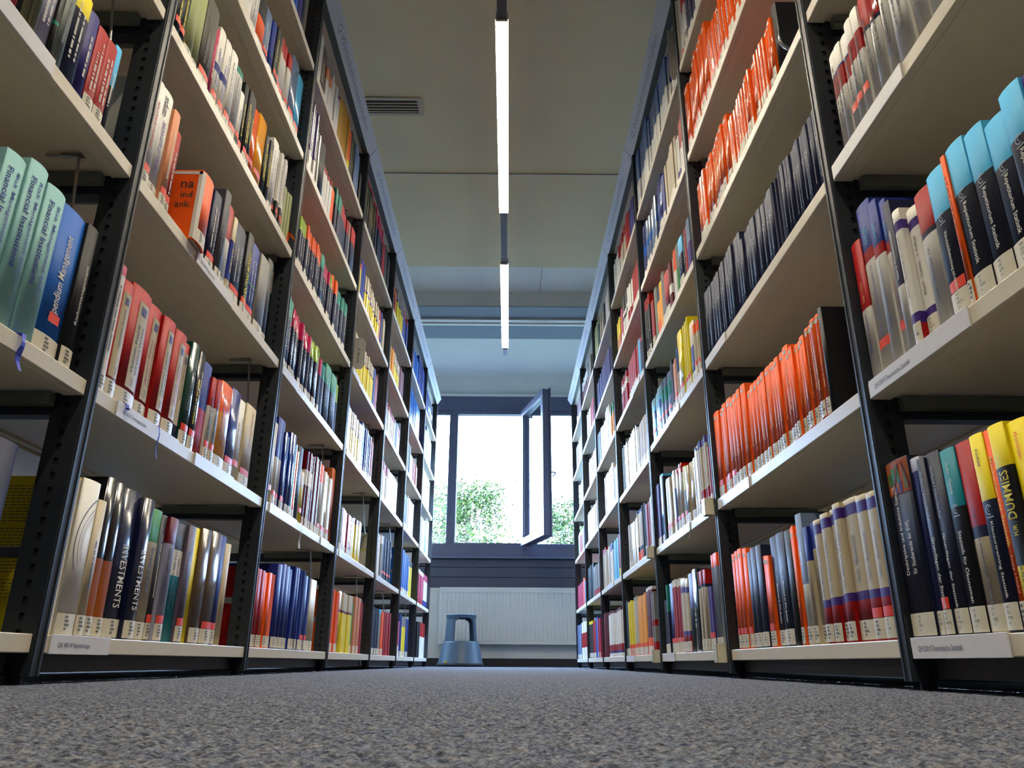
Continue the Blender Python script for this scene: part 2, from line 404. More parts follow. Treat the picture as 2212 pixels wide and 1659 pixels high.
def rail(x, label):
    q = MB(); q.box(x - .0215, x + .0215, -1.9, 6.2, 2.690, 2.725)
    o = q.build('lighting_rail', railm, None, .002); tag(o, label, 'lighting rail', 'lighting rails')
    for ya, yb in ((-.25, .39), (1.88, 2.524), (4.02, 4.65)):
        q = MB(); q.box(x - .021, x + .021, ya, yb, 2.642, 2.689); q.build('blank_cover', railm, o, .002)
    q = MB(); q.box(x - .018, x + .018, 6.2, 6.32, 2.64, 2.70); q.build('end_piece', mat('grey_plastic', (120, 128, 150), .5), o)
names = {0: 'over this aisle', 1: 'over left neighbour aisle', 2: 'over right neighbour aisle'}
for k, x in enumerate((-.047, -2.75, 2.62)):
    rail(x, 'black lighting rail ' + names[k])
    for j, y in enumerate((-1.74, .39, 2.53, 4.66)):
        w_ = ('behind the camera', 'above the camera', 'nearest in view', 'second one, nearer the window')[j]
        lamp(x, y, 'slim fluorescent light with louvre ' + names[k] + ', ' + w_)

# ------------------------------------------------------------------ air vent
ventm = mat('vent_enamel', (165, 156, 138), .6, noise=.03); vdark = mat('vent_dark', (48, 42, 34), .8)
v = empty('air_vent', (-.75, 3.555, 3.05)); tag(v, 'slotted air vent grille in the ceiling left of the lamp', 'air vent')
q = MB(); q.box(-.3, .205, -.055, .055, -.002, .004); q.build('backing', vdark, v)
q = MB(); frame(q, -.32, .232, -.075, .075, .022, 0, .001)
for a in range(0, len(q.v)): q.v[a] = (q.v[a][0], q.v[a][2], -.004 - q.v[a][1] * 3)
q.build('frame', ventm, v)
for yy in (-.028, -.004, .020, .042):
    q = MB(); q.box(-.3, .21, yy - .004, yy + .004, -.006, -.002); q.build('slat', ventm, v)
# ------------------------------------------------------------------ bookcases
A = {'L': .7353, 'R': .6202}; Y0 = {'L': 1.2385, 'R': 1.2329}; SG = {'L': -1, 'R': 1}
LV = [.0455, .464, .908, 1.303, 1.695, 2.090, 2.4825]
TH = .028; SB = .022; DEP = .30; FULL = .62
postm = mat('post_steel', (36, 41, 49), .42, .25, noise=.08, nscale=30)
slotm = mat('slot_dark', (18, 20, 24), .8)
shelfm = mat('shelf_enamel', (216, 208, 188), .38, noise=.025, nscale=20, bump=.12, bscale=900)
brm = mat('bracket_steel', (92, 98, 92), .45, .3, noise=.1, nscale=40)
plinthm = mat('plinth_dark', (62, 60, 60), .6, noise=.08)
signm = mat('sign_panel', (160, 160, 158), .7, noise=.02, nscale=6)
inkg = mat('sign_ink', (108, 110, 114), .6)
inkd = mat('print_grey', (110, 112, 125), .6)
chrome = mat('chrome_wire', (200, 202, 205), .25, 1)
wirem = mat('bookend_wire', (150, 152, 150), .35, .9)
paperm = mat('label_paper', (222, 222, 226), .35, noise=.02)
acryl = mat('clear_plastic', (226, 222, 196), .12, noise=.05, nscale=60, coat=.5)
ordn = ['nearest', 'second', 'third', 'fourth', 'fifth', 'sixth', 'farthest']
sidew = {'L': 'left', 'R': 'right'}
hint = {('L', -1): 'cut by the picture edge, with pale teal books', ('L', 0): 'with thick red hardcovers on its second shelf', ('L', 1): 'with pink and lime topped navy books',
        ('R', -1): 'cut by the picture edge, with dark textbooks', ('R', 0): 'full of orange paperbacks', ('R', 1): 'with yellow glossy books mid height'}
def flat_text(s, parent, name, m, org, ux, uy, w, h, push):
    """lettering as a thin mesh: org lower-left corner, ux/uy directions"""
    v, f, asp = text_geo(s)
    n = ux.cross(uy).normalized()
    q = MB(); q.add([org + ux * (a * w) + uy * (b_ * h) + n * push for a, b_ in v], f)
    return q.build(name, m, parent)
LABELS = {  # shelf label holders: (side, bay, level): [(y0, y1, text)]
 ('L',0,1): [(1.285,1.475,'QK 800 ff Kapitalanlage')], ('L',0,2): [(1.345,1.62,'QK 620 Termingeschäfte'),(1.72,1.98,'')],
 ('L',0,3): [(1.56,1.80,'QK 600 Finanzmarkt')], ('L',-1,3): [(.80,.965,'')],
 ('R',-1,1): [(.985,1.225,'QH 230 ff Theoretische Statistik')], ('R',-1,2): [(.925,1.222,'QH 230 ff Theoretische Statistik')],
 ('R',-1,3): [(.955,1.225,'')], ('R',0,2): [(1.92,2.225,'')], ('R',0,3): [(2.0,2.225,'')], ('R',1,1): [(2.99,3.225,'')],
 ('R',1,2): [(2.60,3.05,'')], ('R',1,3): [(2.63,2.82,'')], ('L',1,3): [(2.28,2.45,'')], ('L',1,2): [(2.31,2.62,''),(2.98,3.12,'')],
 ('L',2,3): [(3.3,3.5,'')], ('L',2,2): [(3.32,3.6,'')], ('L',2,4): [(3.3,3.45,'')], ('R',2,2): [(3.3,3.7,'')], ('R',2,4): [(3.4,3.6,'')],
 ('L',3,2): [(4.3,4.5,'')], ('R',3,2): [(4.6,4.9,'')], ('R',2,1): [(3.95,4.2,'')], ('L',4,2):[(5.3,5.5,'')]}
CASE = {}
def post(t, s, a, y, rear):
    """perforated upright; d measured outwards from the aisle face"""
    d = (lambda v: s * (a + (FULL - v if rear else v)))
    q = MB(); w = .032
    q.box(d(-.003), d(.021), y, y + w, .012, 2.482)
    q.box(d(.0295), d(.052), y + .001, y + w - .001, .012, 2.482)
    q.box(d(.021), d(.0295), y + .005, y + w - .005, .012, 2.482, 1)
    q.box(d(-.0045), d(-.003), y + .004, y + .008, .012, 2.482); q.box(d(-.0045), d(-.003), y + .024, y + .028, .012, 2.482)
    if not rear:
        z = .03
        while z < 2.46:
            q.box(d(.021), d(.0295), y + .0005, y + w - .0005, z, z + .013); z += .025
    q.build('rear_post' if rear else 'post', [postm, slotm], t)
    if not rear:
        q = MB(); q.tube([(d(.026), y + w / 2, 0), (d(.026), y + w / 2, .014)], .012, 12); q.build('levelling_foot', slotm, t)
for side in 'LR':
    s, a = SG[side], A[side]
    for bay in range(-1, 6):
        yb = Y0[side] + bay; t = empty('bookcase', (0, 0, 0))
        # base of the thing on the floor at its own bay
        t.location = (s * (a + .3), yb + .5, 0); CASE[side, bay] = t
        ofs = Vector(t.location)
        lab = '%s bay of the %s dark steel bookcase' % (ordn[bay + 1], sidew[side])
        if (side, bay) in hint: lab += ', ' + hint[side, bay]
        tag(t, ' '.join(lab.split()[:16]), 'bookcase', 'library bookcases along the aisle')
        before = set(COL.objects)
        post(t, s, a, yb + 1.0, False); post(t, s, a, yb + 1.0, True)
        if bay == -1: post(t, s, a, yb, False); post(t, s, a, yb, True)
        d = lambda v: s * (a + v)
        for lev in range(1, 7):
            zb = LV[lev - 1] - (.026 if (side, bay, lev) == ('R', 2, 3) else 0)
            q = MB()
            x0, x1, x2 = d(0), d(.002), d(DEP)
            ya, yz = yb + .0345, yb + .999
            q.box(d(0), d(.014), ya, yz, zb, zb + TH)                     # folded front lip
            q.box(d(.014), d(DEP - .01), ya, yz, zb + .004, zb + TH)
            q.box(d(DEP - .01), d(DEP), ya, yz, zb, zb + TH + .0)
            q.box(d(.014), d(.036), ya, yz, zb, zb + .005)                # returned lip under the shelf
            o = q.build('shelf', shelfm, t, .0015)
            for (y0_, y1_, tx) in LABELS.get((side, bay, lev), []):
                q = MB(); q.box(d(-.0035), d(-.0005), y0_, y1_, zb - .001, zb + TH + .001)
                q.box(d(-.0035), d(-.0002), y0_, y1_, zb + TH, zb + TH + .0012)
                h_ = q.build('label_holder', paperm, o, .0005)
                if tx:
                    if side == 'R': org, ux = Vector((d(-.0035), y1_ - .02, zb + .008)), Vector((0, -1, 0))
                    else: org, ux = Vector((d(-.0035), y0_ + .02, zb + .008)), Vector((0, 1, 0))
                    flat_text(tx, o, 'label_text', inkd, org, ux, Vector((0, 0, 1)), .095 + .002 * (len(tx) - 20), .0095, .0004)
            q = MB(); q.box(d(.054), d(.565), yb + 1.002, yb + 1.030, zb - .034, zb - .002)   # arm between front and rear post
            q.build('cross_arm', postm, o)
            if lev > 1:
                for ye in (yz - .022, ya + .004):
                    q = MB(); q.box(d(.045), d(.285), ye, ye + .018, zb - .022, zb - .0005)
                    q.build('shelf_bracket', brm, o, .001)
            q = MB(); q.box(d(FULL - DEP), d(FULL), ya, yz, zb, zb + TH); q.build('rear_shelf', shelfm, t, .0015)
            if side == 'L' and lev <= 2 or (side, lev) == ('R', 1) and bay > 0:
                q = MB(); zc = zb + TH + .125
                q.box(d(.05), d(.27), yb + 1.0 + .004, yb + 1.0 + .010, zc - .009, zc + .009)
                q.tube([(d(.10), yb + 1.0 + .003, zc), (d(.10), yb + 1.0 - .003, zc)], .007, 10)
                q.build('side_rail', chrome if side == 'L' else wirem, t, .001)
        q = MB(); q.box(d(.034), d(.040), yb + .033, yb + .999, .016, LV[0] - .001); q.build('plinth', plinthm, t)
        # top board with the tilted sign fascia
        zt = LV[6]; q = MB()
        q.box(d(.002), d(FULL), yb + .0335, yb + 1.0315, zt, zt + .022); o = q.build('top_board', shelfm, t, .0015)
        q = MB(); q.box(d(.002), d(.03), yb + .0335, yb + 1.0315, zt - .002, zt + .0005); q.build('top_lip', brm, o)
        q = MB()
        prof = [(d(.004), zt - .001), (d(-.036), zt + .060), (d(-.038), zt + .059), (d(-.0005), zt - .002)]
        prof = [(d(.006), zt + .0005), (d(-.034), zt + .062), (d(-.038), zt + .060), (d(.001), zt - .003)]
        q.prism(prof, yb + .0345, yb + 1.0305)
        sg = q.build('sign_fascia', signm, t, .0008)
        e = Vector((d(-.038) - d(.001), 0, .063)); el = e.length; e.normalize()
        ux = Vector((0, 1 if side == 'L' else -1, 0))
        base = Vector((d(.001), yb + (.19 if side == 'L' else .90), zt - .003))
        flat_text('Q Wirtschaftswissenschaften', sg, 'sign_lettering', inkg, base + e * .018, ux, e, .66, .034, .0006)
        for o in [o for o in COL.objects if o not in before]:
            pass
        # shift geometry so the Empty is the local origin
        for o in [o for o in COL.objects if o not in before and o.type == 'MESH']:
            o.data.transform(Matrix.Translation(-ofs))
        if side == 'L':
            pass
# clear plastic clips pushed on shelf ends beside the posts, right bookcase
for bay, lev, y in ((0, 1, 2.262), (1, 1, 3.262), (0, 2, 2.262), (1, 2, 3.262)):
    t = CASE['R', bay + 1]; zb = LV[lev - 1]; x = A['R']; q = MB()
    y0_, y1_ = y + .012, y + .048
    for xx in (x - .030, x - .004): q.box(xx, xx + .0022, y0_, y1_, zb - .006, zb + TH + .016)
    q.box(x - .030, x - .002, y0_, y0_ + .002, zb - .006, zb + TH + .016); q.box(x - .030, x - .002, y1_ - .002, y1_, zb - .006, zb + TH + .010)
    q.box(x - .030, x + .02, y0_, y1_, zb + TH + .014, zb + TH + .0165)
    o = q.build('label_clip', acryl, t, .0006); o.data.transform(Matrix.Translation(-Vector(t.location)))

# hanging wire bookends
def wire(side, row, y, d0, drop, lean, label, r=.0028, m=wirem, hook=.05):
    s, a = SG[side], A[side]; zt_ = LV[row]            # underside of the shelf above row
    t = empty('wire_bookend', (s * (a + d0), y, zt_ - .0008)); tag(t, label, 'bookend', 'wire bookends hanging from the shelves')
    q = MB(); pts = [(s * .06, 0, -.001), (s * .0, 0, -.004), (-s * .002, 0, -.012)]
    n = 10
    for i in range(1, n + 1):
        f_ = i / n; pts.append((-s * (.002 + lean * f_), 0, -.012 - (drop - .012 - hook * .5) * f_))
    for i in range(1, 7):
        f_ = i / 6 * math.pi / 2; pts.append((-s * (.002 + lean) + s * hook * (1 - math.cos(f_)), 0, -drop + hook * .5 * (1 - math.sin(f_)) ))
    pts.append((s * .12, 0, -drop))
    q.tube(pts, r, 8); q.build('wire', m, t)
    q = MB(); q.box(-.008, .03, -.007, .007, -.0025, 0) if s > 0 else q.box(-.03, .008, -.007, .007, -.0025, 0); q.build('hook_plate', m, t)
wire('L', 3, 1.165, .07, .27, .03, 'thin wire bookend beside the red books at upper left')
wire('L', 2, 1.165, .06, .27, .02, 'wire bookend behind the bright blue book at the left edge')
wire('L', 1, 1.02, .07, .27, .02, 'wire bookend above the yellow book at lower left')
wire('L', 2, 2.17, .07, .26, .02, 'wire bookend behind the cream paperback, second left bay, second shelf')
for k, (sd, rw, y) in enumerate((('L', 2, 3.15), ('L', 1, 3.12), ('L', 2, 4.12), ('L', 1, 4.10), ('L', 3, 4.13), ('L', 1, 5.0), ('L', 2, 5.1), ('R', 3, 2.33), ('R', 2, 3.3), ('R', 1, 4.35), ('R', 2, 4.33), ('R', 1, 5.3), ('L', 5, 3.16), ('L', 1, 6.1), ('R', 4, 2.3))):
    b_ = int(y - Y0[sd] + 1)
    wire(sd, rw, y, .07, .25, .025, 'thin wire bookend at one end of the %s shelf, %s %s bay' % (['bottom', 'second', 'third', 'fourth', 'fifth'][rw - 1], ordn[b_], sidew[sd]))
wire('R', 4, 1.350, -.008, .357, -.0, 'thick chrome wire bookend in front of the black book, upper right', .0045, chrome, .07)
# shelf plan: (side, bay, level, [(y start, y end, how many, height, look)])
ROWS = [
('L',-1,1,[(1.058,1.127,1,0.270,'nv h X=none')]),
('L',-1,2,[(0.949,0.997,1,0.267,'pt h X=risk'),(0.997,1.044,1,0.284,'pt h X=risk'),(1.044,1.095,1,0.271,'pt h X=risk'),(1.095,1.164,1,0.268,'kb L X=komp'),(1.164,1.199,1,0.270,'dk L X=risiko')]),
('L',-1,3,[(0.847,0.884,1,0.230,'rd'),(0.884,0.896,1,0.230,'dk'),(0.896,0.926,2,0.230,'og'),(0.926,0.960,1,0.200,'lv iwh'),(0.960,0.971,1,0.185,'dk m40-44tl'),(0.971,0.995,1,0.185,'gg igy'),(0.995,1.042,1,0.201,'nv t22ye iwh'),(1.042,1.072,1,0.190,'in iwh h'),(1.072,1.104,1,0.185,'rd b14nv L iwh'),(1.104,1.137,1,0.186,'rd b20nv L iwh'),(1.137,1.158,1,0.203,'dl t45lb iwh')]),
('L',0,1,[(1.295,1.314,1,0.262,'ye X=b1'),(1.314,1.374,1,0.265,'wh X=arc L'),(1.374,1.404,1,0.238,'cr ink L'),(1.404,1.443,1,0.287,'dk h m12-48rust L g isi'),(1.443,1.479,1,0.285,'dk h m12-48rust L g isi'),(1.479,1.547,1,0.282,'nv h L g X=inv'),(1.547,1.595,1,0.277,'nv h L g X=inv'),(1.595,1.650,1,0.266,'cr t26gn X=invs L'),(1.650,1.677,1,0.261,'dg S L iwh'),(1.677,1.720,1,0.261,'lv t22mr S L ink'),(1.720,1.784,1,0.257,'tq t30dg m55-77wh ink'),(1.784,1.825,1,0.261,'gp S L ink'),(1.825,1.868,1,0.264,'ye b0wh'),(1.868,1.932,1,0.268,'br h L g'),(1.932,2.005,1,0.271,'br h S L g'),(2.005,2.045,1,0.272,'bl S L'),(2.045,2.087,1,0.257,'cr h')]),
('L',0,2,[(1.286,1.312,1,0.259,'wh t8mk b14bl L ink'),(1.312,1.350,1,0.239,'rd b16nv L X=opt0'),(1.350,1.433,1,0.252,'rd h L X=opt1'),(1.433,1.498,1,0.250,'rd h L X=opt2'),(1.498,1.558,1,0.249,'rd h L X=opt1'),(1.558,1.619,1,0.245,'rd h L X=opt2'),(1.619,1.648,1,0.237,'rd b20nv X=opt3'),(1.648,1.694,1,0.252,'gd h g S L igy'),(1.694,1.732,1,0.247,'dk g S L iye'),(1.732,1.790,1,0.239,'mk t50bl b22rd'),(1.790,1.852,2,0.219,'wh t35rd S L ink'),(1.852,1.933,1,0.231,'am t35or g L igy'),(1.933,2.001,1,0.240,'bl S L g'),(2.001,2.058,1,0.233,'wh S igy'),(2.058,2.143,1,0.239,'cr S L X=deriv')]),
('L',0,3,[(1.281,1.323,1,0.258,'wh S L X=campus'),(1.323,1.373,1,0.270,'wh L X=dieses'),(1.373,1.403,1,0.251,'ph S L iwh'),(1.403,1.430,1,0.219,'rd S L iwh'),(1.504,1.573,1,0.185,'or h L X=bank'),(1.573,1.641,1,0.233,'in S L g iwh'),(1.641,1.694,1,0.225,'nv S L iwh'),(1.694,1.734,1,0.264,'dg igy L'),(1.734,1.783,1,0.249,'wh t40rd L'),(1.783,1.810,1,0.236,'cr m20-70bl L iye'),(1.810,1.889,1,0.238,'nv S L iwh'),(1.889,1.936,1,0.255,'dk S L X=inm'),(1.936,2.004,1,0.250,'bl m47-50tl S L iwh'),(2.004,2.087,1,0.252,'gy L'),(2.087,2.142,1,0.283,'dk h L')]),
('L',0,4,[(1.303,1.361,2,0.185,'dk S iye'),(1.361,1.405,1,0.251,'gr L ige'),(1.405,1.440,1,0.246,'gr L ige'),(1.440,1.507,1,0.263,'gb2 S L igy'),(1.507,1.525,1,0.224,'mk iwh'),(1.525,1.603,2,0.249,'wh m45-55bl S L ibl'),(1.603,1.647,1,0.248,'wh S L igy'),(1.647,1.697,1,0.238,'wh t8tl S L igy'),(1.697,1.725,1,0.192,'wh igy S'),(1.725,1.810,3,0.248,'dk L iye S'),(1.810,1.854,1,0.231,'or g S'),(1.854,1.922,1,0.248,'am g S'),(1.922,1.986,2,0.228,'dk iye'),(1.986,2.037,1,0.263,'wh L igy'),(2.037,2.141,5,0.263,'wh b30dk S igy'),(2.141,2.247,4,0.190,'gr')]),
('L',0,5,[(1.570,1.619,1,0.200,'wh igy'),(1.619,1.723,2,0.185,'wh L igy'),(1.723,1.789,1,0.190,'dk m0-60or L'),(1.789,1.844,1,0.204,'gb S iwh'),(1.844,1.881,1,0.207,'bl L ibl'),(1.881,1.932,2,0.219,'dk iye S'),(1.932,2.047,3,0.230,'wh t25rd S L'),(2.047,2.119,1,0.262,'gb g S L'),(2.119,2.183,1,0.252,'lb g S L')]),
('L',0,6,[(1.968,2.021,1,0.200,'kb iwh'),(2.021,2.085,1,0.185,'in h'),(2.085,2.109,1,0.207,'nv')]),
('L',1,1,[(2.306,2.408,3,0.228,'rd L rd!'),(2.408,2.515,4,0.222,'or L'),(2.515,2.715,4,0.264,'bl L h'),(2.715,2.860,5,0.273,'bl h L'),(2.860,2.963,3,0.260,'bl S L'),(2.963,3.062,1,0.258,'cr L')]),
('L',1,2,[(2.305,2.356,1,0.263,'cr S'),(2.356,2.444,2,0.293,'wh t45bl L S'),(2.444,2.498,2,0.263,'bl L S g'),(2.498,2.562,2,0.279,'bl g L'),(2.562,2.591,1,0.258,'lb g L'),(2.591,2.621,1,0.242,'or g L S'),(2.621,2.684,1,0.270,'dk'),(2.684,2.735,1,0.192,'ye t30cr S'),(2.735,2.852,4,0.280,'mr h g L m55-75wh'),(2.852,2.957,3,0.291,'mr h L g'),(2.957,3.011,1,0.286,'wh t25or S L'),(3.011,3.159,3,0.266,'wh S L g'),(3.159,3.226,1,0.322,'rs')]),
('L',1,3,[(2.290,2.374,2,0.257,'nv t27tl L iwh'),(2.374,2.637,7,0.242,'nv t27pk L iwh g'),(2.637,2.777,3,0.241,'nv t27lm L iwh g'),(2.777,2.815,1,0.225,'nv t30pk L'),(2.815,2.870,1,0.217,'nv t27tl iwh'),(2.870,3.067,2,0.242,'dl t35tl iwh'),(3.067,3.132,2,0.237,'nv t35lm')]),
('L',1,4,[(2.292,2.422,5,0.201,'nv t27lm iwh L'),(2.422,2.641,8,0.219,'nv t27or iwh L'),(2.641,2.700,1,0.224,'nv t27tl iwh L'),(2.700,2.797,3,0.208,'nv t27pk iwh L'),(2.797,2.853,2,0.214,'nv t27lm iwh L'),(2.853,2.966,3,0.240,'nv t27or iwh L'),(2.966,3.148,3,0.232,'nv t27tl iwh L')]),
('L',1,5,[(2.314,2.417,5,0.306,'pu b30wh iwh g'),(2.417,2.473,2,0.243,'gy g'),(2.473,2.551,1,0.243,'dk h'),(2.551,2.697,4,0.185,'wh t12rd L'),(2.697,2.760,1,0.185,'or'),(2.760,2.877,4,0.221,'nv t35tl'),(2.877,3.061,3,0.217,'nv t30rd'),(3.061,3.096,1,0.240,'gy'),(3.096,3.186,1,0.240,'nv t33rd')]),
('L',1,6,[(2.328,2.375,1,0.242,'wh X=hand'),(2.375,2.447,1,0.235,'br iwh'),(2.447,2.536,2,0.186,'wh t30ph L'),(2.536,2.637,3,0.227,'wh X=hand'),(2.637,2.679,1,0.212,'wh t8pu L'),(2.679,2.744,1,0.239,'go'),(2.744,2.885,5,0.269,'go h'),(2.885,2.939,1,0.235,'or b30ye'),(2.939,3.023,2,0.259,'dk iye'),(3.023,3.156,2,0.259,'gb'),(3.156,3.194,1,0.185,'dk')]),
('L',2,1,[(3.343,3.491,4,0.251,'or g L'),(3.491,3.789,5,0.256,'ye t30cr m66-70mr'),(3.789,3.840,1,0.230,'gn L'),(3.840,3.987,5,0.261,'ph L or'),(3.987,4.066,3,0.249,'rd g')]),
('L',2,2,[(3.325,3.398,2,0.192,'gm L'),(3.398,3.656,6,0.192,'rd g L'),(3.656,3.867,4,0.200,'ye t12mr g')]),
('L',2,3,[(3.336,3.686,12,0.220,'ye t33cr m62-67pu g'),(3.686,3.982,10,0.243,'bl h g L'),(3.982,4.056,2,0.226,'rd L')]),
('L',2,4,[(3.377,3.884,17,0.215,'ye t30cr m66-70mr'),(3.884,3.937,1,0.223,'bl'),(3.937,4.039,2,0.196,'rd')]),
('L',2,5,[(3.320,3.389,2,0.188,'ye t15or'),(3.389,3.497,2,0.230,'bl'),(3.497,3.923,14,0.198,'ye t42cr m52-58pu g'),(3.923,3.973,1,0.205,'ph t30rd'),(3.973,4.058,3,0.227,'bl L'),(4.058,4.160,3,0.212,'cr')]),
('L',2,6,[(3.333,3.619,10,0.291,'dk t8rd iye'),(3.619,3.883,9,0.295,'nv t30mk'),(3.883,3.962,2,0.233,'rd'),(3.962,4.167,7,0.254,'dk')]),
('L',3,1,[(4.386,4.575,6,0.249,'nv L'),(4.575,4.666,3,0.252,'gy t10lb L'),(4.666,4.766,3,0.243,'or L'),(4.766,5.048,9,0.250,'rd rd!')]),
('L',3,2,[(4.367,4.490,4,0.239,'wh'),(4.490,4.568,3,0.246,'gy t20wh'),(4.568,4.895,11,0.253,'nv h S')]),
('L',3,3,[(4.359,4.609,8,0.221,'wh t25rd L'),(4.609,4.997,13,0.225,'wh g')]),
('L',3,4,[(4.358,4.735,13,0.185,'wh t15rd'),(4.735,4.828,3,0.185,'dk'),(4.828,4.959,4,0.185,'wh t30rd')]),
('L',3,5,[(4.349,4.413,2,0.185,'gn'),(4.413,4.526,4,0.185,'am'),(4.526,4.774,8,0.185,'ye t35cr m60-65dk'),(4.774,4.996,7,0.204,'mr')]),
('L',3,6,[(4.347,4.492,5,0.188,'rd t20or'),(4.492,4.782,10,0.242,'ye t30gy m65-70dk'),(4.782,5.059,9,0.238,'bl t15rd')]),
('L',4,1,[(5.376,5.480,3,0.223,'mk b30wh'),(5.480,5.600,4,0.274,'bl L'),(5.600,5.789,6,0.268,'ye t25gy m75-80bk2 L'),(5.789,5.937,5,0.260,'bl L')]),
('L',4,2,[(5.378,5.564,6,0.295,'kb b10mk L'),(5.564,5.811,8,0.285,'kb L'),(5.811,5.976,5,0.261,'ye t15dk')]),
('L',4,3,[(5.385,5.550,5,0.236,'bl L'),(5.550,5.887,11,0.254,'wh L')]),
('L',4,4,[(5.359,5.482,4,0.230,'gy'),(5.482,5.567,3,0.230,'kb'),(5.567,5.677,4,0.185,'wh'),(5.677,6.033,12,0.185,'rd')]),
('L',4,5,[(5.326,5.971,21,0.265,'kb g')]),
('L',4,6,[(5.342,5.448,4,0.200,'am t20dk'),(5.448,5.771,11,0.214,'kb'),(5.771,6.255,16,0.292,'bl h')]),
('L',5,1,[(6.585,6.705,4,0.281,'dk'),(6.705,7.114,14,0.282,'wh t40rd')]),
('L',5,2,[(6.486,6.880,13,0.275,'mk t12wh b15rd'),(6.880,7.131,8,0.278,'wh t20mk b20bl')]),
('L',5,3,[(6.432,6.731,10,0.271,'wh'),(6.731,6.881,5,0.288,'gb'),(6.881,7.091,7,0.322,'wh')]),
('L',5,4,[(6.413,7.023,20,0.290,'wh')]),
('L',5,5,[(6.382,6.581,7,0.250,'wh'),(6.581,6.771,6,0.321,'gb'),(6.771,7.017,8,0.274,'wh')]),
('L',5,6,[(6.354,6.616,9,0.236,'bl'),(6.616,6.979,12,0.230,'nv m40-60wh')]),
('R',-1,1,[(1.157,1.228,1,0.273,'nb X=desk L'),(1.129,1.157,1,0.264,'db t8lv L X=none'),(1.107,1.129,1,0.256,'nb X=grund L S'),(1.071,1.107,1,0.258,'nb X=grund2 L'),(1.033,1.071,1,0.253,'dk t33tq L X=oko'),(0.996,1.033,1,0.253,'cr t48rd m48-54nv L X=stata'),(0.966,0.996,1,0.254,'nv t35ye L X=klaus'),(0.951,0.966,1,0.253,'or L X=meth'),(0.918,0.951,1,0.254,'ye m30-78dk L X=dumm'),(0.883,0.918,1,0.249,'rd t40ye L X=kron'),(0.847,0.883,1,0.219,'yo L X=barc'),(0.806,0.847,1,0.219,'yo L X=barc')]),
('R',-1,2,[(1.193,1.229,1,0.268,'wh t50rd X=einf'),(1.144,1.193,1,0.322,'wh t28bl m65-72rd X=vahl S'),(1.111,1.144,1,0.298,'wh t28bl m65-72rd X=vahl'),(1.089,1.111,1,0.284,'wh t28bl m65-72rd X=vahl2 S'),(1.069,1.089,1,0.266,'wh t58nv X=wdz'),(1.046,1.069,1,0.236,'wh h t8wh m84-91pu m14-22pu b14rd L X=bosch'),(1.009,1.046,1,0.221,'wh h m84-91pu m14-22pu b14rd L X=bosch2'),(0.969,1.009,1,0.227,'wh t30rd m66-70nv X=hoch'),(0.924,0.969,1,0.233,'dl t32lb S L X=wahr'),(0.914,0.924,1,0.238,'or X=stats L'),(0.872,0.914,1,0.240,'dl t32lb L X=rep'),(0.831,0.872,1,0.232,'dl t32lb L X=rep'),(0.788,0.831,1,0.215,'dl t32lb L X=rep'),(0.748,0.788,1,0.229,'dl t32lb L X=rep'),(0.696,0.748,1,0.224,'pu h L')]),
('R',-1,3,[(1.158,1.194,1,0.233,'wh t22wh m55-76rd m76-78bl ink'),(1.133,1.158,1,0.221,'wh m55-76rd m76-78bl ink'),(1.105,1.133,1,0.218,'wh m55-76rd m76-78bl ink S'),(1.056,1.105,2,0.228,'wh m58-78rd ink S'),(1.032,1.056,1,0.232,'wh t30rd m66-70nv h ink'),(0.997,1.032,1,0.219,'wh t30rd m66-70nv g h ink'),(0.967,0.997,1,0.219,'wh t20rd g h ink'),(0.918,0.967,1,0.219,'wh h ink'),(0.879,0.918,1,0.219,'wh h ink'),(0.837,0.879,1,0.219,'wh h ink'),(0.785,0.837,1,0.219,'wh h ink')]),
('R',0,1,[(2.041,2.173,4,0.254,'or L S X=oror'),(1.909,2.041,3,0.242,'nv L inv2'),(1.857,1.909,2,0.211,'or S L'),(1.794,1.857,1,0.249,'nv L X=math'),(1.737,1.794,1,0.248,'nv L X=math'),(1.699,1.737,1,0.245,'dk'),(1.657,1.699,3,0.245,'or L iam'),(1.622,1.657,1,0.268,'wh t55gb X=opz L'),(1.599,1.622,1,0.235,'cr t30bl L'),(1.562,1.599,1,0.239,'cr t22bl L'),(1.525,1.562,1,0.238,'cr t3cr m88-96pu b28rd m28-34pu X=opitz L'),(1.486,1.525,1,0.244,'cr m88-96pu m28-34pu b28rd X=opitz L'),(1.456,1.486,1,0.246,'cr m88-96pu m28-34pu b28rd X=opitz L'),(1.423,1.456,1,0.251,'cr m88-96pu m28-34pu b28rd X=opitz L'),(1.359,1.423,1,0.251,'cr m88-96pu m28-34pu b28rd X=opitz2 L'),(1.315,1.359,1,0.246,'cr m88-96pu m28-34pu b28rd X=opitz2 L S'),(1.268,1.315,1,0.243,'cr m88-96pu m28-34pu b28rd X=opitz2 L S')]),
('R',0,2,[(2.044,2.231,4,0.263,'or L S iam'),(1.906,2.044,4,0.251,'or L iam'),(1.720,1.906,6,0.227,'or iam L'),(1.589,1.720,5,0.227,'or iam L'),(1.481,1.589,5,0.208,'or iam L'),(1.394,1.481,4,0.214,'or iam L m94-97cr'),(1.375,1.394,1,0.220,'dk h')]),
('R',0,3,[(1.814,2.218,12,0.224,'nv X=ein'),(1.552,1.814,8,0.186,'nv X=ein'),(1.485,1.552,8,0.186,'nv X=ein'),(1.377,1.485,6,0.185,'nv X=ein'),(1.300,1.377,4,0.185,'nv X=ein'),(1.267,1.300,1,0.189,'nv X=ein')]),
('R',0,4,[(1.813,2.185,10,0.223,'or g L iam'),(1.595,1.813,10,0.185,'or g L irs'),(1.551,1.595,1,0.185,'or g irs L h'),(1.419,1.551,7,0.185,'or g irs L'),(1.390,1.419,1,0.200,'dk h')]),
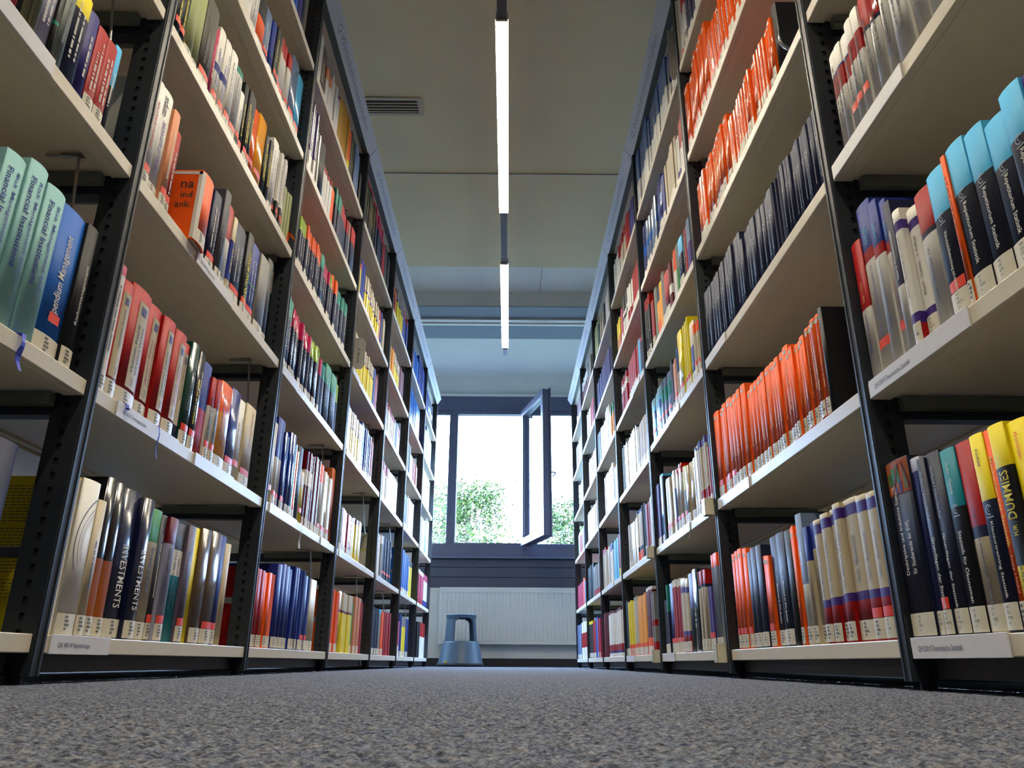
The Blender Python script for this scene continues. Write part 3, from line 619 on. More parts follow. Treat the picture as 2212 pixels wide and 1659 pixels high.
('R',0,5,[(2.110,2.226,2,0.263,'or S L g iwh'),(1.919,2.110,5,0.289,'or S L g'),(1.753,1.919,6,0.220,'or S L g iwh'),(1.541,1.753,8,0.185,'or g iwh L')]),
('R',0,6,[(2.188,2.260,2,0.315,'wh S L'),(2.111,2.188,2,0.315,'wh t40rd L b20gy'),(1.993,2.111,3,0.315,'nv iwh L'),(1.909,1.993,2,0.315,'wh iwh nv')]),
('R',1,1,[(3.102,3.202,2,0.200,'nv L g'),(3.075,3.102,1,0.255,'tl b60nv L'),(3.010,3.075,1,0.256,'bl b45in S L'),(2.858,3.010,4,0.258,'wh m20-90rd S L'),(2.783,2.858,1,0.252,'cr b22rd m22-28pu m80-88pu L'),(2.730,2.783,1,0.245,'cr b22rd m22-28pu m80-88pu L'),(2.662,2.730,1,0.256,'pu b55dt'),(2.589,2.662,1,0.262,'dt t0pu X=wtb h g'),(2.465,2.589,4,0.246,'cr t18rd m78-82nv L'),(2.396,2.465,2,0.191,'pu S L'),(2.277,2.396,4,0.279,'gs t14or L')]),
('R',1,2,[(3.137,3.233,2,0.257,'pu L'),(3.062,3.137,1,0.283,'lb g L'),(3.022,3.062,1,0.263,'dk'),(2.891,3.022,3,0.231,'cr S L g iye'),(2.806,2.891,2,0.232,'wh m0-70bl g S L'),(2.698,2.806,2,0.232,'wh t15rd S L g'),(2.651,2.698,1,0.213,'dk t40ye L S'),(2.503,2.651,3,0.204,'cr g L igy'),(2.454,2.503,1,0.232,'wh t7nv b20mk g L'),(2.340,2.454,4,0.235,'cr t10pu b30rd h L m8-30rd'),(2.318,2.340,1,0.232,'bl'),(2.294,2.318,1,0.185,'rd L')]),
('R',1,3,[(2.964,3.197,3,0.190,'lb t20pt m50-70bl S g'),(2.786,2.964,3,0.185,'gb m50-80tl g S'),(2.731,2.786,2,0.209,'dk L'),(2.657,2.731,2,0.185,'ph S L'),(2.607,2.657,1,0.212,'cr t45bl g L'),(2.538,2.607,1,0.254,'ye g S L'),(2.446,2.538,3,0.259,'ye g S L'),(2.377,2.446,1,0.218,'cr m0-60pu L'),(2.276,2.377,3,0.185,'cr t20or S g L')]),
('R',1,4,[(3.075,3.195,4,0.287,'dk t20rd L iwh'),(3.010,3.075,1,0.218,'rd b20cr'),(2.950,3.010,1,0.250,'gm'),(2.883,2.950,1,0.219,'am t30dk b30or'),(2.825,2.883,1,0.214,'am t8ye'),(2.771,2.825,1,0.229,'gy L'),(2.681,2.771,1,0.188,'rd L h'),(2.632,2.681,1,0.196,'mr m30-50wh'),(2.588,2.632,1,0.194,'gy dk'),(2.545,2.588,1,0.198,'wh t45or'),(2.504,2.545,1,0.199,'gy b50gn'),(2.434,2.504,1,0.194,'nv t35lb L iwh'),(2.405,2.434,1,0.185,'dk iwh'),(2.377,2.405,1,0.185,'wh m0-100rd iwh'),(2.304,2.377,2,0.185,'gb m0-50pu')]),
('R',1,5,[(3.066,3.172,2,0.269,'in m40-60kb L g'),(2.820,3.066,5,0.233,'gb m45-60kb g L in'),(2.677,2.820,2,0.241,'in m50-65kb L g'),(2.628,2.677,1,0.208,'bl L'),(2.413,2.628,7,0.229,'cr or! L X=rep2'),(2.372,2.413,2,0.200,'wh m0-25pu'),(2.292,2.372,2,0.240,'wh t50rd L')]),
('R',1,6,[(2.890,3.205,4,0.316,'gbw b45wh iye L'),(2.460,2.890,8,0.268,'gbw b45wh iye L m50-100gbw'),(2.281,2.460,6,0.229,'bl b35wh L t20in iye')]),
('R',2,1,[(4.112,4.286,6,0.272,'dt L'),(3.942,4.112,6,0.263,'ye b20or L'),(3.835,3.942,2,0.274,'cr b20or L t8gr'),(3.608,3.835,4,0.268,'am b20or L iye'),(3.448,3.608,3,0.285,'mr L t5wh b25or'),(3.372,3.448,3,0.253,'gy b20rd m45-55rd')]),
('R',2,2,[(3.919,4.038,4,0.218,'cr L'),(3.709,3.919,4,0.220,'wh g t5wh'),(3.588,3.709,4,0.239,'wh t6bl b20or m20-28nv'),(3.492,3.588,3,0.250,'dk h'),(3.352,3.492,4,0.232,'rd L'),(3.287,3.352,2,0.240,'wh rd b10wh')]),
('R',2,3,[(4.009,4.097,3,0.253,'gm'),(3.598,4.009,9,0.238,'wh t4nv g'),(3.318,3.598,9,0.211,'cr L')]),
('R',2,4,[(3.789,4.008,7,0.185,'rd m60-80wh iwh'),(3.461,3.789,6,0.195,'wh t80rd'),(3.401,3.461,1,0.201,'lb'),(3.290,3.401,2,0.185,'nv t10mk')]),
('R',2,5,[(3.954,4.076,4,0.185,'ye b45ph'),(3.837,3.954,2,0.192,'mk L'),(3.654,3.837,6,0.230,'wh t60dk m50-60wh'),(3.501,3.654,3,0.193,'rd t70wh'),(3.280,3.501,5,0.199,'rd b15wh L')]),
('R',2,6,[(3.901,4.108,7,0.185,'wh'),(3.828,3.901,2,0.200,'rd b60wh'),(3.621,3.828,7,0.200,'cr t30rd'),(3.494,3.621,4,0.200,'rd'),(3.354,3.494,5,0.200,'in')]),
('R',3,1,[(4.974,5.249,9,0.267,'mr'),(4.342,4.974,21,0.260,'wh m12-26rd m8-12bl t6mr rd')]),
('R',3,2,[(4.962,5.138,6,0.250,'cr t14rd'),(4.757,4.962,7,0.230,'cr wh'),(4.621,4.757,5,0.238,'wh t20bl'),(4.393,4.621,4,0.227,'lb mk wh'),(4.331,4.393,2,0.237,'rd b20ye')]),
('R',3,3,[(4.646,4.917,9,0.242,'wh g'),(4.481,4.646,3,0.245,'wh g'),(4.428,4.481,1,0.212,'mr'),(4.326,4.428,2,0.194,'wh')]),
('R',3,4,[(4.959,5.170,7,0.222,'gb'),(4.763,4.959,7,0.210,'wh g'),(4.569,4.763,6,0.253,'wh gn'),(4.466,4.569,3,0.185,'wh'),(4.356,4.466,4,0.197,'am t30gn')]),
('R',3,5,[(4.400,5.110,24,0.195,'in')]),
('R',3,6,[(4.930,5.176,8,0.237,'gr'),(4.821,4.930,4,0.185,'gd dk'),(4.682,4.821,5,0.200,'cr'),(4.551,4.682,4,0.185,'dk'),(4.323,4.551,8,0.200,'wh')]),
('R',4,1,[(5.900,6.199,10,0.263,'dk t8ye L'),(5.703,5.900,7,0.249,'rd L'),(5.570,5.703,4,0.268,'kb'),(5.428,5.570,5,0.257,'mk L')]),
('R',4,2,[(5.733,6.147,14,0.247,'dt'),(5.427,5.733,10,0.208,'gy b20rd')]),
('R',4,3,[(5.852,6.080,4,0.214,'wh'),(5.681,5.852,6,0.200,'am'),(5.380,5.681,10,0.197,'wh')]),
('R',4,4,[(5.359,5.869,17,0.185,'wh gm')]),
('R',4,5,[(5.616,5.895,9,0.200,'wh'),(5.402,5.616,7,0.200,'rd dk')]),
('R',4,6,[(5.778,6.170,13,0.192,'mr t40wh'),(5.498,5.778,9,0.200,'gy')]),
('R',5,1,[(6.842,7.187,11,0.281,'gb L'),(6.383,6.842,15,0.286,'wh m30-70rd')]),
('R',5,2,[(6.560,7.066,17,0.195,'mk t50mk'),(6.457,6.560,3,0.215,'or'),(6.356,6.457,3,0.187,'gb')]),
('R',5,3,[(6.761,6.939,6,0.185,'gy'),(6.515,6.761,8,0.185,'rd t20wh'),(6.306,6.515,7,0.185,'gb')]),
('R',5,4,[(6.261,6.647,13,0.185,'lb wh')]),
('R',5,5,[(6.533,6.876,11,0.200,'mr'),(6.307,6.533,8,0.200,'gy')]),
('R',5,6,[(6.327,6.662,11,0.185,'mr'),(6.247,6.327,3,0.185,'dk')])]
# ------------------------------------------------------------------ books
PAL = dict(nv=(26,32,66), nb=(24,30,56), dk=(20,20,24), rd=(172,12,14), mr=(104,10,26), ye=(228,208,16), yo=(238,196,24), am=(240,160,18), wh=(222,219,210), cr=(214,200,168),
 gy=(140,138,132), dg=(62,62,72), gb=(112,134,170), gs=(150,160,176), gp=(104,92,112), pt=(150,204,204), kb=(22,104,204), bl=(20,44,140), lb=(74,176,224), dl=(34,38,56), db=(26,30,104), lv=(176,178,206),
 og=(104,106,80), gg=(108,118,112), gr=(168,176,118), gm=(118,130,104), gn=(56,140,62), gd=(18,70,62), lm=(158,196,34), tl=(26,140,118), tq=(0,134,150), tk=(0,120,120), mk=(196,58,96), pk=(214,36,98),
 pu=(72,44,136), dt=(14,38,52), br=(96,78,58), go=(196,148,34), rs=(190,96,44), ph=(232,154,112), rust=(176,92,26), iy=(230,214,60), gbw=(60,92,150), gb2=(92,90,80), bk2=(20,20,24), mk_=(196,58,96))
PAL['in'] = (44, 40, 122); PAL['or'] = (238, 92, 20)
PAL['rb'] = (120, 40, 40)
NAME = dict(nv='navy', nb='dark navy', dk='black', rd='red', mr='maroon', ye='yellow', yo='golden yellow', am='amber', wh='white', cr='cream', gy='grey', dg='dark grey', gb='greyish blue', gs='blue grey', gp='purplish grey',
 pt='pale teal', kb='bright blue', bl='blue', lb='light blue', dl='blackish blue', db='deep blue', lv='lavender', og='olive', gg='greenish grey', gr='pale green', gm='moss grey', gn='green', gd='dark green', lm='lime', tl='teal', tq='turquoise', tk='teal',
 mk='pinkish red', pk='pink', pu='purple', dt='dark petrol', br='brown', go='gold', rs='rust', ph='peach', rust='rust', gbw='steel blue', bk2='black')
NAME['gb2'] = 'greyish brown'; NAME['in'] = 'indigo'; NAME['or'] = 'orange'
def cm(c, g=False):
    k = 1 if c in ('or', 'ye', 'yo', 'wh', 'am', 'lb') else .88
    return mat('cover_%s%s' % (NAME.get(c, c).replace(' ', '_'), '_glossy' if g else ''), tuple(v * k for v in PAL[c]), .2 if g else .55, noise=.03, nscale=25, spec=.38 if g else .2, coat=.07 if g else 0)
pagem = mat('page_edges', (212, 202, 178), .85, noise=.06, nscale=200)
labm = mat('call_label', (218, 212, 192), .5, noise=.03, nscale=90)
stm_ = mat('red_sticker', (232, 60, 34), .5, noise=.05, nscale=90)
inkm = mat('black_print', (40, 38, 42), .6)
def ink(c): return mat('print_' + NAME.get(c, c).replace(' ', '_'), PAL[c], .55)
# titles: (text, colour, baseline direction, start fraction of height, length fraction, letter height as fraction of width, centre across -0.5..0.5)
TI = {
 'risk': [('Risk Management and', 'bl', 'd', .90, .56, .24, .10), ('Financial Institutions', 'bl', 'd', .90, .56, .22, -.24)],
 'komp': [('K  pendium Management', 'wh', 'u', .22, .60, .34, 0)],
 'risiko': [('Risikomanagement', 'wh', 'u', .30, .42, .30, -.1)],
 'inv': [('INVESTMENTS', 'wh', 'd', .62, .42, .45, 0)],
 'invs': [('Investments', 'dg', 'd', .70, .34, .34, .1)],
 'opt1': [('Optionen, Futures', 'dk', 'u', .30, .40, .15, -.03), ('und andere Derivate', 'dk', 'u', .30, .40, .13, -.22)],
 'opt2': [('Optionen, Futures', 'rd', 'u', .30, .40, .15, -.03), ('und andere Derivate', 'rd', 'u', .30, .40, .13, -.22)],
 'opt0': [('Optionen, Futures', 'gy', 'u', .42, .34, .3, 0)],
 'opt3': [('Optionen, Futures und', 'dk', 'u', .42, .40, .3, 0)],
 'campus': [('OPHNEGRATE INFLATION', 'rd', 'u', .36, .45, .22, 0)], 'dieses': [('campus', 'dg', 'u', .76, .18, .4, .1), ('DIESES MAL IST ALLES ANDERS', 'pu', 'u', .22, .50, .28, 0)],
 'deriv': [('MASTERING DERIVATIVES MARKETS', 'rust', 'd', .92, .60, .28, .1)],
 'inm': [('INVENTING MONEY', 'ye', 'u', .16, .62, .4, 0)],
 'hand': [('HANDBUCH', 'bl', 'u', .16, .66, .4, 0)],
 'desk': [('Deskriptive und Induktive Statistik', 'wh', 'u', .34, .52, .20, .17), ('für Studierende der BWL', 'wh', 'u', .34, .30, .15, -.12)],
 'grund': [('Grundlagen der Statistik', 'wh', 'd', .54, .40, .42, 0), ('Holland / Scharnbacher', 'gs', 'd', .92, .30, .26, 0)],
 'grund2': [('Grundlagen der Statistik', 'wh', 'd', .54, .40, .24, -.1), ('Holland / Scharnbacher', 'gs', 'd', .92, .30, .2, -.1)],
 'oko': [('Statistik für Ökonomen', 'wh', 'd', .54, .38, .26, 0), ('Kohn · Öztürk', 'wh', 'd', .92, .18, .18, 0)],
 'stata': [('Datenanalyse mit Stata   4. A.', 'dk', 'u', .30, .34, .18, 0), ('Kohler/Kreuter', 'gy', 'u', .14, .14, .18, 0)],
 'klaus': [('Klausurtraining Statistik', 'wh', 'd', .54, .38, .24, 0), ('Kosfeld', 'dk', 'd', .92, .09, .22, 0)],
 'meth': [('Methoden der Statistik', 'ye', 'd', .86, .46, .42, 0), ('Krapp | Nebel', 'ph', 'd', .36, .18, .34, 0)],
 'dumm': [('DUMMIES', 'ye', 'u', .52, .24, .52, 0), ('FÜR', 'ye', 'u', .44, .05, .3, 0), ('Statistik für Wirtschafts-', 'dk', 'u', .17, .22, .2, .16), ('und Sozialwissenschaftler', 'dk', 'u', .17, .22, .2, -.16)],
 'kron': [('Statistik angewandt', 'ph', 'd', .46, .34, .3, 0), ('Kronthaler', 'or', 'd', .94, .14, .2, 0)],
 'barc': [],
 'einf': [('Einführung in die Statistik mit R   2. A.', 'bl', 'u', .18, .34, .22, 0), ('Sauer / Vetter', 'ph', 'u', .54, .16, .28, 0)],
 'vahl': [('VAHLEN', 'lb', 'u', .74, .12, .28, 0), ('Bleymüller   Statistik für Wirtschaftswissenschaftler  15.A.', 'pu', 'u', .20, .42, .16, 0)],
 'vahl2': [('VAHLEN', 'lb', 'u', .74, .12, .28, 0), ('Bleymüller   Statistik für Wirtschaftswissenschaftler  16.A.', 'rd', 'u', .20, .42, .16, 0)],
 'wdz': [('Statistik für Wirtschaftswissenschaftler', 'wh', 'u', .46, .34, .3, 0)],
 'bosch': [('Bosch    Grundzüge der Statistik', 'gy', 'u', .34, .46, .22, 0)], 'bosch2': [('Bosch · Statistik · 3. Auflage', 'dg', 'u', .32, .46, .22, 0)],
 'hoch': [('Statistik für Hochstapler  5.A.', 'dk', 'u', .18, .40, .2, .1)],
 'wahr': [('Wahrscheinlichkeitsrechnung und schließende', 'wh', 'd', .56, .42, .2, 0)],
 'stats': [('STATISTICS', 'br', 'd', .86, .36, .5, 0), ('R', 'br', 'd', .34, .04, .5, 0)],
 'rep': [('Repetitorium Statistik', 'wh', 'd', .60, .40, .24, 0)],
 'ein': [('Einstieg in die Wirtschaftsinformatik', 'gs', 'd', .62, .50, .24, 0)],
 'math': [('Mathematik für BWL-Bachelor', 'wh', 'd', .56, .36, .24, 0)],
 'opz': [('Statistik', 'wh', 'u', .6, .1, .2, 0)],
 'opitz': [('Opitz   Mathematik   8. Auflage', 'gy', 'u', .36, .42, .24, 0)], 'opitz2': [('Opitz   Mathematik', 'gy', 'u', .40, .34, .24, 0)],
 'wtb': [('W', 'wh', 'h', .42, .07, .06, 0), ('π', 'wh', 'h', .36, .06, .04, 0), ('B', 'wh', 'h', .29, .06, .06, 0)],
 'rep2': [('Rep', 'wh', 'h', .52, .3, .10, 0), ('zum', 'wh', 'h', .42, .3, .08, 0), ('Ma', 'wh', 'h', .30, .3, .10, 0)],
 'oror': [], 'bank': [], 'arc': [], 'b1': [], 'none': []}
SAIL = {'desk': 0, 'oko': 1, 'klaus': 1, 'rep': 1, 'wahr': 1, 'ein': 1, 'math': 1, 'kron': 1}
EXTRA = {'risk': 'pale teal hardcover on risk management', 'komp': 'bright blue management hardcover with orange square', 'risiko': 'black hardcover on Risikomanagement', 'inv': 'glossy navy INVESTMENTS hardcover', 'invs': 'cream Investments paperback with green band',
 'opt1': 'thick red hardcover with black spine print', 'opt2': 'thick red hardcover with red spine print', 'desk': 'black textbook with colourful chart picture', 'grund': 'slim navy Grundlagen textbook', 'grund2': 'wider navy Grundlagen textbook',
 'oko': 'black Statistik textbook with turquoise top', 'stata': 'white and red Stata textbook', 'klaus': 'navy exam training book with yellow top', 'meth': 'slim orange Methoden der Statistik book', 'dumm': 'black and yellow DUMMIES book',
 'kron': 'red and yellow Statistik book', 'barc': 'golden yellow book with barcode strip', 'arc': 'wide white book with grey arcs', 'wtb': 'black book with large vertical letters', 'hand': 'white book lettered HANDBUCH', 'deriv': 'cream book on derivatives',
 'stats': 'thin orange STATISTICS book', 'rep': 'black Repetitorium with light blue top', 'wahr': 'navy probability book with light blue top', 'wdz': 'navy and white Statistik book', 'hoch': 'white Statistik book with red top', 'einf': 'white introductory book with red top',
 'dieses': 'white book with purple capitals', 'campus': 'slim white book with red capitals', 'inm': 'black book lettered INVENTING MONEY', 'b1': 'thin book with yellow printed back cover', 'rep2': 'cream book with orange front panel', 'bank': 'thick orange book with lettered cover'}
def parse(code):
    tk = code.split(); base = tk[0].strip('!'); o = dict(base=base, bands=[], L=0, S=0, g=0, h=0, i=None, X=None)
    for t in tk[1:]:
        if t.startswith('X='): o['X'] = t[2:]
        elif t == 'L': o['L'] = 1
        elif t == 'S': o['S'] = 1
        elif t == 'g': o['g'] = 1
        elif t == 'h': o['h'] = 1
        elif t == 'ink': o['i'] = 'dg'
        elif t[0] == 't' and t[1:2].isdigit():
            n = ''.join(ch for ch in t[1:] if ch.isdigit()); c = t[1 + len(n):]
            if c in PAL: o['bands'].append((1 - int(n) / 100, 1, c))
        elif t[0] == 'b' and t[1:2].isdigit():
            n = ''.join(ch for ch in t[1:] if ch.isdigit()); c = t[1 + len(n):].rstrip('0123456789')
            c = t[1 + len(n):]
            if c in PAL and int(n): o['bands'].append((0, int(n) / 100, c))
        elif t[0] == 'm' and t[1:2].isdigit():
            p, q_ = t[1:].split('-'); n = ''.join(ch for ch in q_ if ch.isdigit()); c = q_[len(n):]
            if c in PAL: o['bands'].append((int(p) / 100, int(n) / 100, c))
        elif t[0] == 'i' and (t[1:] in PAL): o['i'] = t[1:]
    return o
def layers(o):
    zs = sorted({0., 1.} | {b[0] for b in o['bands']} | {b[1] for b in o['bands']})
    out = []
    for z0, z1 in zip(zs[:-1], zs[1:]):
        c = o['base']
        for b in o['bands']:
            if b[0] - 1e-6 <= (z0 + z1) / 2 <= b[1]: c = b[2]
        out.append((z0, z1, c))
    return out
def sagof(o, w): return min(.12 * w, .005) if o['h'] else min(.0008 + .05 * w, .003)
def curve(w, sag, n):
    return [(-w / 2 + w * k / n, sag * ((2 * k / n - 1) ** 2)) for k in range(n + 1)]
def on_spine(u, v, w, sag, push): return (u, sag * (2 * u / w) ** 2 - push, v)
def big_book(side, x, y, z, w, h, D, o, r, b_bay=9):
    """one individual book; returns its Empty"""
    t = empty('book', (x, y, z), math.pi / 2 if side == 'L' else -math.pi / 2)
    t.rotation_euler[1 if False else 0] = 0
    sag = sagof(o, w); n = 8; th = min(.0026 if o['h'] else .0009, w * .2)
    arc = curve(w, sag, n)
    outer = [(-w / 2, D)] + arc + [(w / 2, D)]
    inner = [(-w / 2 + th, D)] + [(max(-w / 2 + th, min(w / 2 - th, u)), v + th) for u, v in arc] + [(w / 2 - th, D)]
    ly = layers(o); mats_ = []; idx = {}
    for _, _, c in ly:
        if c not in idx: idx[c] = len(mats_); mats_.append(cm(c, o['g']))
    q = MB(); m_ = len(outer)
    for z0, z1, c in ly:
        a, b_ = z0 * h, z1 * h
        vs = [(u, v, a) for u, v in outer] + [(u, v, b_) for u, v in outer]
        for k in range(m_ - 1):
            q.add([vs[k], vs[k + 1], vs[m_ + k + 1], vs[m_ + k]], [(0, 1, 2, 3)], idx[c], 0 < k < m_ - 2)
        vi = [(u, v, a) for u, v in inner] + [(u, v, b_) for u, v in inner]
        for k in range(m_ - 1): q.add([vi[k], vi[m_ + k], vi[m_ + k + 1], vi[k + 1]], [(0, 1, 2, 3)], idx[c])
        for s_ in (0, m_ - 1): q.add([(*outer[s_], a), (*inner[s_], a), (*inner[s_], b_), (*outer[s_], b_)], [(0, 1, 2, 3)], idx[c])
    for zz, c in ((0, ly[0][2]), (h, ly[-1][2])):
        for k in range(m_ - 1):
            q.add([(*outer[k], zz), (*outer[k + 1], zz), (*inner[k + 1], zz), (*inner[k], zz)], [(0, 1, 2, 3) if zz else (3, 2, 1, 0)], idx[c])
    # merge the doubled ring vertices so the spine shades smoothly
    o_ = q.build('cover', mats_, t)
    bm = bmesh.new(); bm.from_mesh(o_.data); bmesh.ops.remove_doubles(bm, verts=bm.verts, dist=1e-6); bm.to_mesh(o_.data); bm.free()
    q = MB(); e = .003 if o['h'] else .0002
    q.box(-w / 2 + th, w / 2 - th, sag + th + .0005, D - e, e, h - e); q.build('page_block', pagem, t)
    def strip(name, u0, u1, v0, v1, m, push=.0005, par=t):
        q = MB(); k = 6; vs = []
        for i in range(k + 1):
            u = u0 + (u1 - u0) * i / k
            for v in (v0, v1): vs.append(on_spine(u, v, w, sag, push))
        q.add(vs, [(2 * i, 2 * i + 2, 2 * i + 3, 2 * i + 1) for i in range(k)], 0, True)
        return q.build(name, m, par)
    lz = .036
    if o['L']:
        lab = strip('call_number_label', -w * .49, w * .49, .003, lz, labm, .0006)
        q = MB(); ww = min(w * .6, .014)
        for k in range(4):
            z_ = lz - .007 - k * .0065; l_ = ww * (.6, .75, 1, .5)[k]
            if side == 'R' and w > .017 and x < 1.0 and y < 1.3:
                s_ = ('QH', '231', r.choice(['G148', 'K79(2)', 'K79', 'B847(12)', 'K736(8)', 'K86']), '+1')[k]
                v_, f_, asp = text_geo(s_); l_ = min(w * .8, .0036 * asp)
                q.add([on_spine(-ww / 2 + a * l_, z_ + b_ * .0036, w, sag, .0011) for a, b_ in v_], f_)
            else:
                u = -ww / 2
                while u < -ww / 2 + l_:
                    g_ = r.uniform(.0009, .0018)
                    q.add([on_spine(uu, zz, w, sag, .0011) for uu, zz in ((u, z_), (u + g_, z_), (u + g_, z_ + .0034), (u, z_ + .0034))], [(0, 1, 2, 3)]); u += g_ + .0007
        q.build('call_number', inkm, t)
    if o['S']:
        z_ = lz + .001 if o['L'] else .045
        strip('red_sticker', -w * .42, w * .42, z_, z_ + .016, stm_, .0007)
    X_ = o['X']
    def letters(s_, c, dr, z0, ln, hh, off):
        v_, f_, asp = text_geo(s_); q = MB()
        H_ = hh * w; L_ = ln * h
        if dr == 'h':
            L_ = ln * w * 4 if ln < .1 else ln * w * 2.4; L_ = min(L_, w * .8); H_ = hh * h * .8
            q.add([on_spine(-L_ / 2 + a * L_, z0 * h + b_ * H_, w, sag, .0010) for a, b_ in v_], f_)
        else:
            H_ = min(H_, L_ / asp * 1.9)
            if dr == 'u': P_ = [(off * w * -1 + H_ / 2 - b_ * H_, z0 * h + a * L_) for a, b_ in v_]
            else: P_ = [(off * w - H_ / 2 + b_ * H_, z0 * h - a * L_) for a, b_ in v_]
            q.add([on_spine(max(-w * .48, min(w * .48, u)), v, w, sag, .0010) for u, v in P_], f_)
        q.build('title', ink(c), t)
    for e_ in TI.get(X_, []): letters(*e_)
    if X_ in SAIL and X_ != 'desk':      # small publisher emblem: a curl beside a bar
        q = MB(); r_ = min(w * .26, .007); zc = h * (.66 if X_ != 'klaus' else .60)
        def arcband(a0, a1, ra, rb, cu=0, cz=0):
            k = 10
            for i in range(k):
                p0, p1 = a0 + (a1 - a0) * i / k, a0 + (a1 - a0) * (i + 1) / k
                q.add([on_spine(cu + R_ * math.cos(p), zc + cz + R_ * math.sin(p), w, sag, .0010) for R_, p in ((ra, p0), (rb, p0), (rb, p1), (ra, p1))], [(0, 1, 2, 3)])
        arcband(.5, 5.2, r_ * .78, r_); arcband(1.2, 4.6, r_ * .35, r_ * .52, r_ * .2, r_ * .1)
        q.add([on_spine(u, zc + v, w, sag, .0010) for u, v in ((-r_, -r_ * 1.5), (r_, -r_ * 1.5), (r_, -r_ * 1.25), (-r_, -r_ * 1.25))], [(0, 1, 2, 3)])
        q.build('publisher_emblem', ink('gs'), t)
        if X_ in ('ein', 'math'):
            letters('Autor', 'gs', 'd', .92, .10, .16, 0) if False else None
    if X_ in ('opt0', 'opt1', 'opt2', 'opt3'):
        wd = .30 if X_ in ('opt1', 'opt2') else .40
        ua = -w * .40 if wd > .35 else -w * .14; ub = w * .40
        pan = strip('spine_panel', ua, ub, h * .17, h * .90, cm('cr'), .0005)
        q = MB()
        for zf in (.28, .76, .17, .895):
            q.add([on_spine(u, h * zf + dv, w, sag, .0009) for u, dv in ((ua, 0), (ub, 0), (ub, .001), (ua, .001))], [(0, 1, 2, 3)])
        for k in range(7):
            u = ua + (ub - ua) * (.22 + k * .085)
            q.add([on_spine(uu, h * vv, w, sag, .0009) for uu, vv in ((u, .79), (u + w * .02 * (1 + k % 3), .79), (u + w * .02 * (1 + k % 3), .86), (u, .86))], [(0, 1, 2, 3)])
        q.build('barcode', ink('in'), t)
        letters('Hull', 'gy', 'u', .20, .06, .14, -.13)
    if X_ == 'komp':
        strip('orange_square', -w * .16, w * .28, h * .225, h * .285, stm_, .0014)
    if X_ == 'barc':
        strip('white_panel', -w * .34, w * .30, h * .10, h * .90, cm('wh'), .0005)
        q = MB()
        for u_ in (-w * .36, w * .30):
            strip('panel_edge', u_, u_ + w * .05, h * .1, h * .9, ink('bl'), .0008)
        for k in range(9):
            v_ = h * .72 + k * h * .018
            q.add([on_spine(u, v, w, sag, .0008) for u, v in ((-w * .2, v_), (w * .18, v_), (w * .18, v_ + h * .004 * (1 + k % 3)), (-w * .2, v_ + h * .004 * (1 + k % 3)))], [(0, 1, 2, 3)])
        q.build('barcode', ink('bl'), t); letters('9783', 'kb', 'd', .60, .12, .4, 0) if False else None
    if X_ == 'desk':   # colourful chart picture at the head of the spine
        strip('chart_picture', -w * .49, w * .49, h * .80, h * .995, cm('rs'), .0005)
        q = MB()
        for u0_, u1_, v0_, v1_, k in ((-.40, -.25, .86, .93, 0), (-.22, -.06, .86, .955, 0), (0, .12, .86, .97, 0), (.28, .40, .815, .94, 1), (-.36, -.22, .81, .85, 2), (-.1, 0, .805, .84, 3), (.08, .18, .805, .88, 3)):
            q.add([on_spine(w * u, h * v, w, sag, .0009) for u, v in ((u0_, v0_), (u1_, v0_), (u1_, v1_), (u0_, v1_))], [(0, 1, 2, 3)], k)
        pc = [(-.3, .80), (-.05, .90), (.1, .975), (.25, .975), (.38, .88), (.45, .81)]
        for (a0, b0), (a1, b1) in zip(pc[:-1], pc[1:]):
            q.add([on_spine(w * u, h * v, w, sag, .0013) for u, v in ((a0, b0), (a0 + .06, b0), (a1 + .06, b1), (a1, b1))], [(0, 1, 2, 3)], 4)
        q.build('chart_bars', [cm('gn'), cm('gm'), cm('ph'), cm('pu'), cm('mr')], t)
    if X_ == 'arc':
        q = MB()
        for rr_, wd_, u_ in ((.075, .0022, .055), (.060, .0012, .050), (.052, .0010, .049), (.046, .0008, .047)):
            k = 26
            for i in range(k):
                p0, p1 = math.pi * .62 + .9 * math.pi * .62 * i / k, math.pi * .62 + .9 * math.pi * .62 * (i + 1) / k
                P_ = [(u_ + R_ * math.cos(p), h * .58 + R_ * 1.15 * math.sin(p)) for R_, p in ((rr_, p0), (rr_ + wd_, p0), (rr_ + wd_, p1), (rr_, p1))]
                if all(abs(u) < w * .49 for u, _ in P_): q.add([on_spine(u, v, w, sag, .0009) for u, v in P_], [(0, 1, 2, 3)])
        q.build('arc_print', ink('gy'), t)
    if X_ == 'b1': strip('spine_panel', -w * .46, w * .46, .002, h - .002, cm('wh'), .0004)
    if X_ == 'b1':     # printed lines and a barcode on the cover that faces down the aisle
        s_ = -1        # local -x looks back along the aisle on the left side
        q = MB(); xx = -w / 2 - .0005
        z_ = h * .93
        while z_ > h * .22:
            y_ = .012
            while y_ < D - .02:
                l_ = r.uniform(.004, .012)
                q.add([(xx, y_, z_), (xx, y_ + l_, z_), (xx, y_ + l_, z_ + .0016), (xx, y_, z_ + .0016)], [(3, 2, 1, 0)]); y_ += l_ + .002
            z_ -= .0055 if r.random() > .14 else .013
        q.build('cover_text', ink('og'), t)
        q = MB(); q.box(xx, xx + .0004, .010, .045, .03, .055); q.build('barcode_label', labm, t)
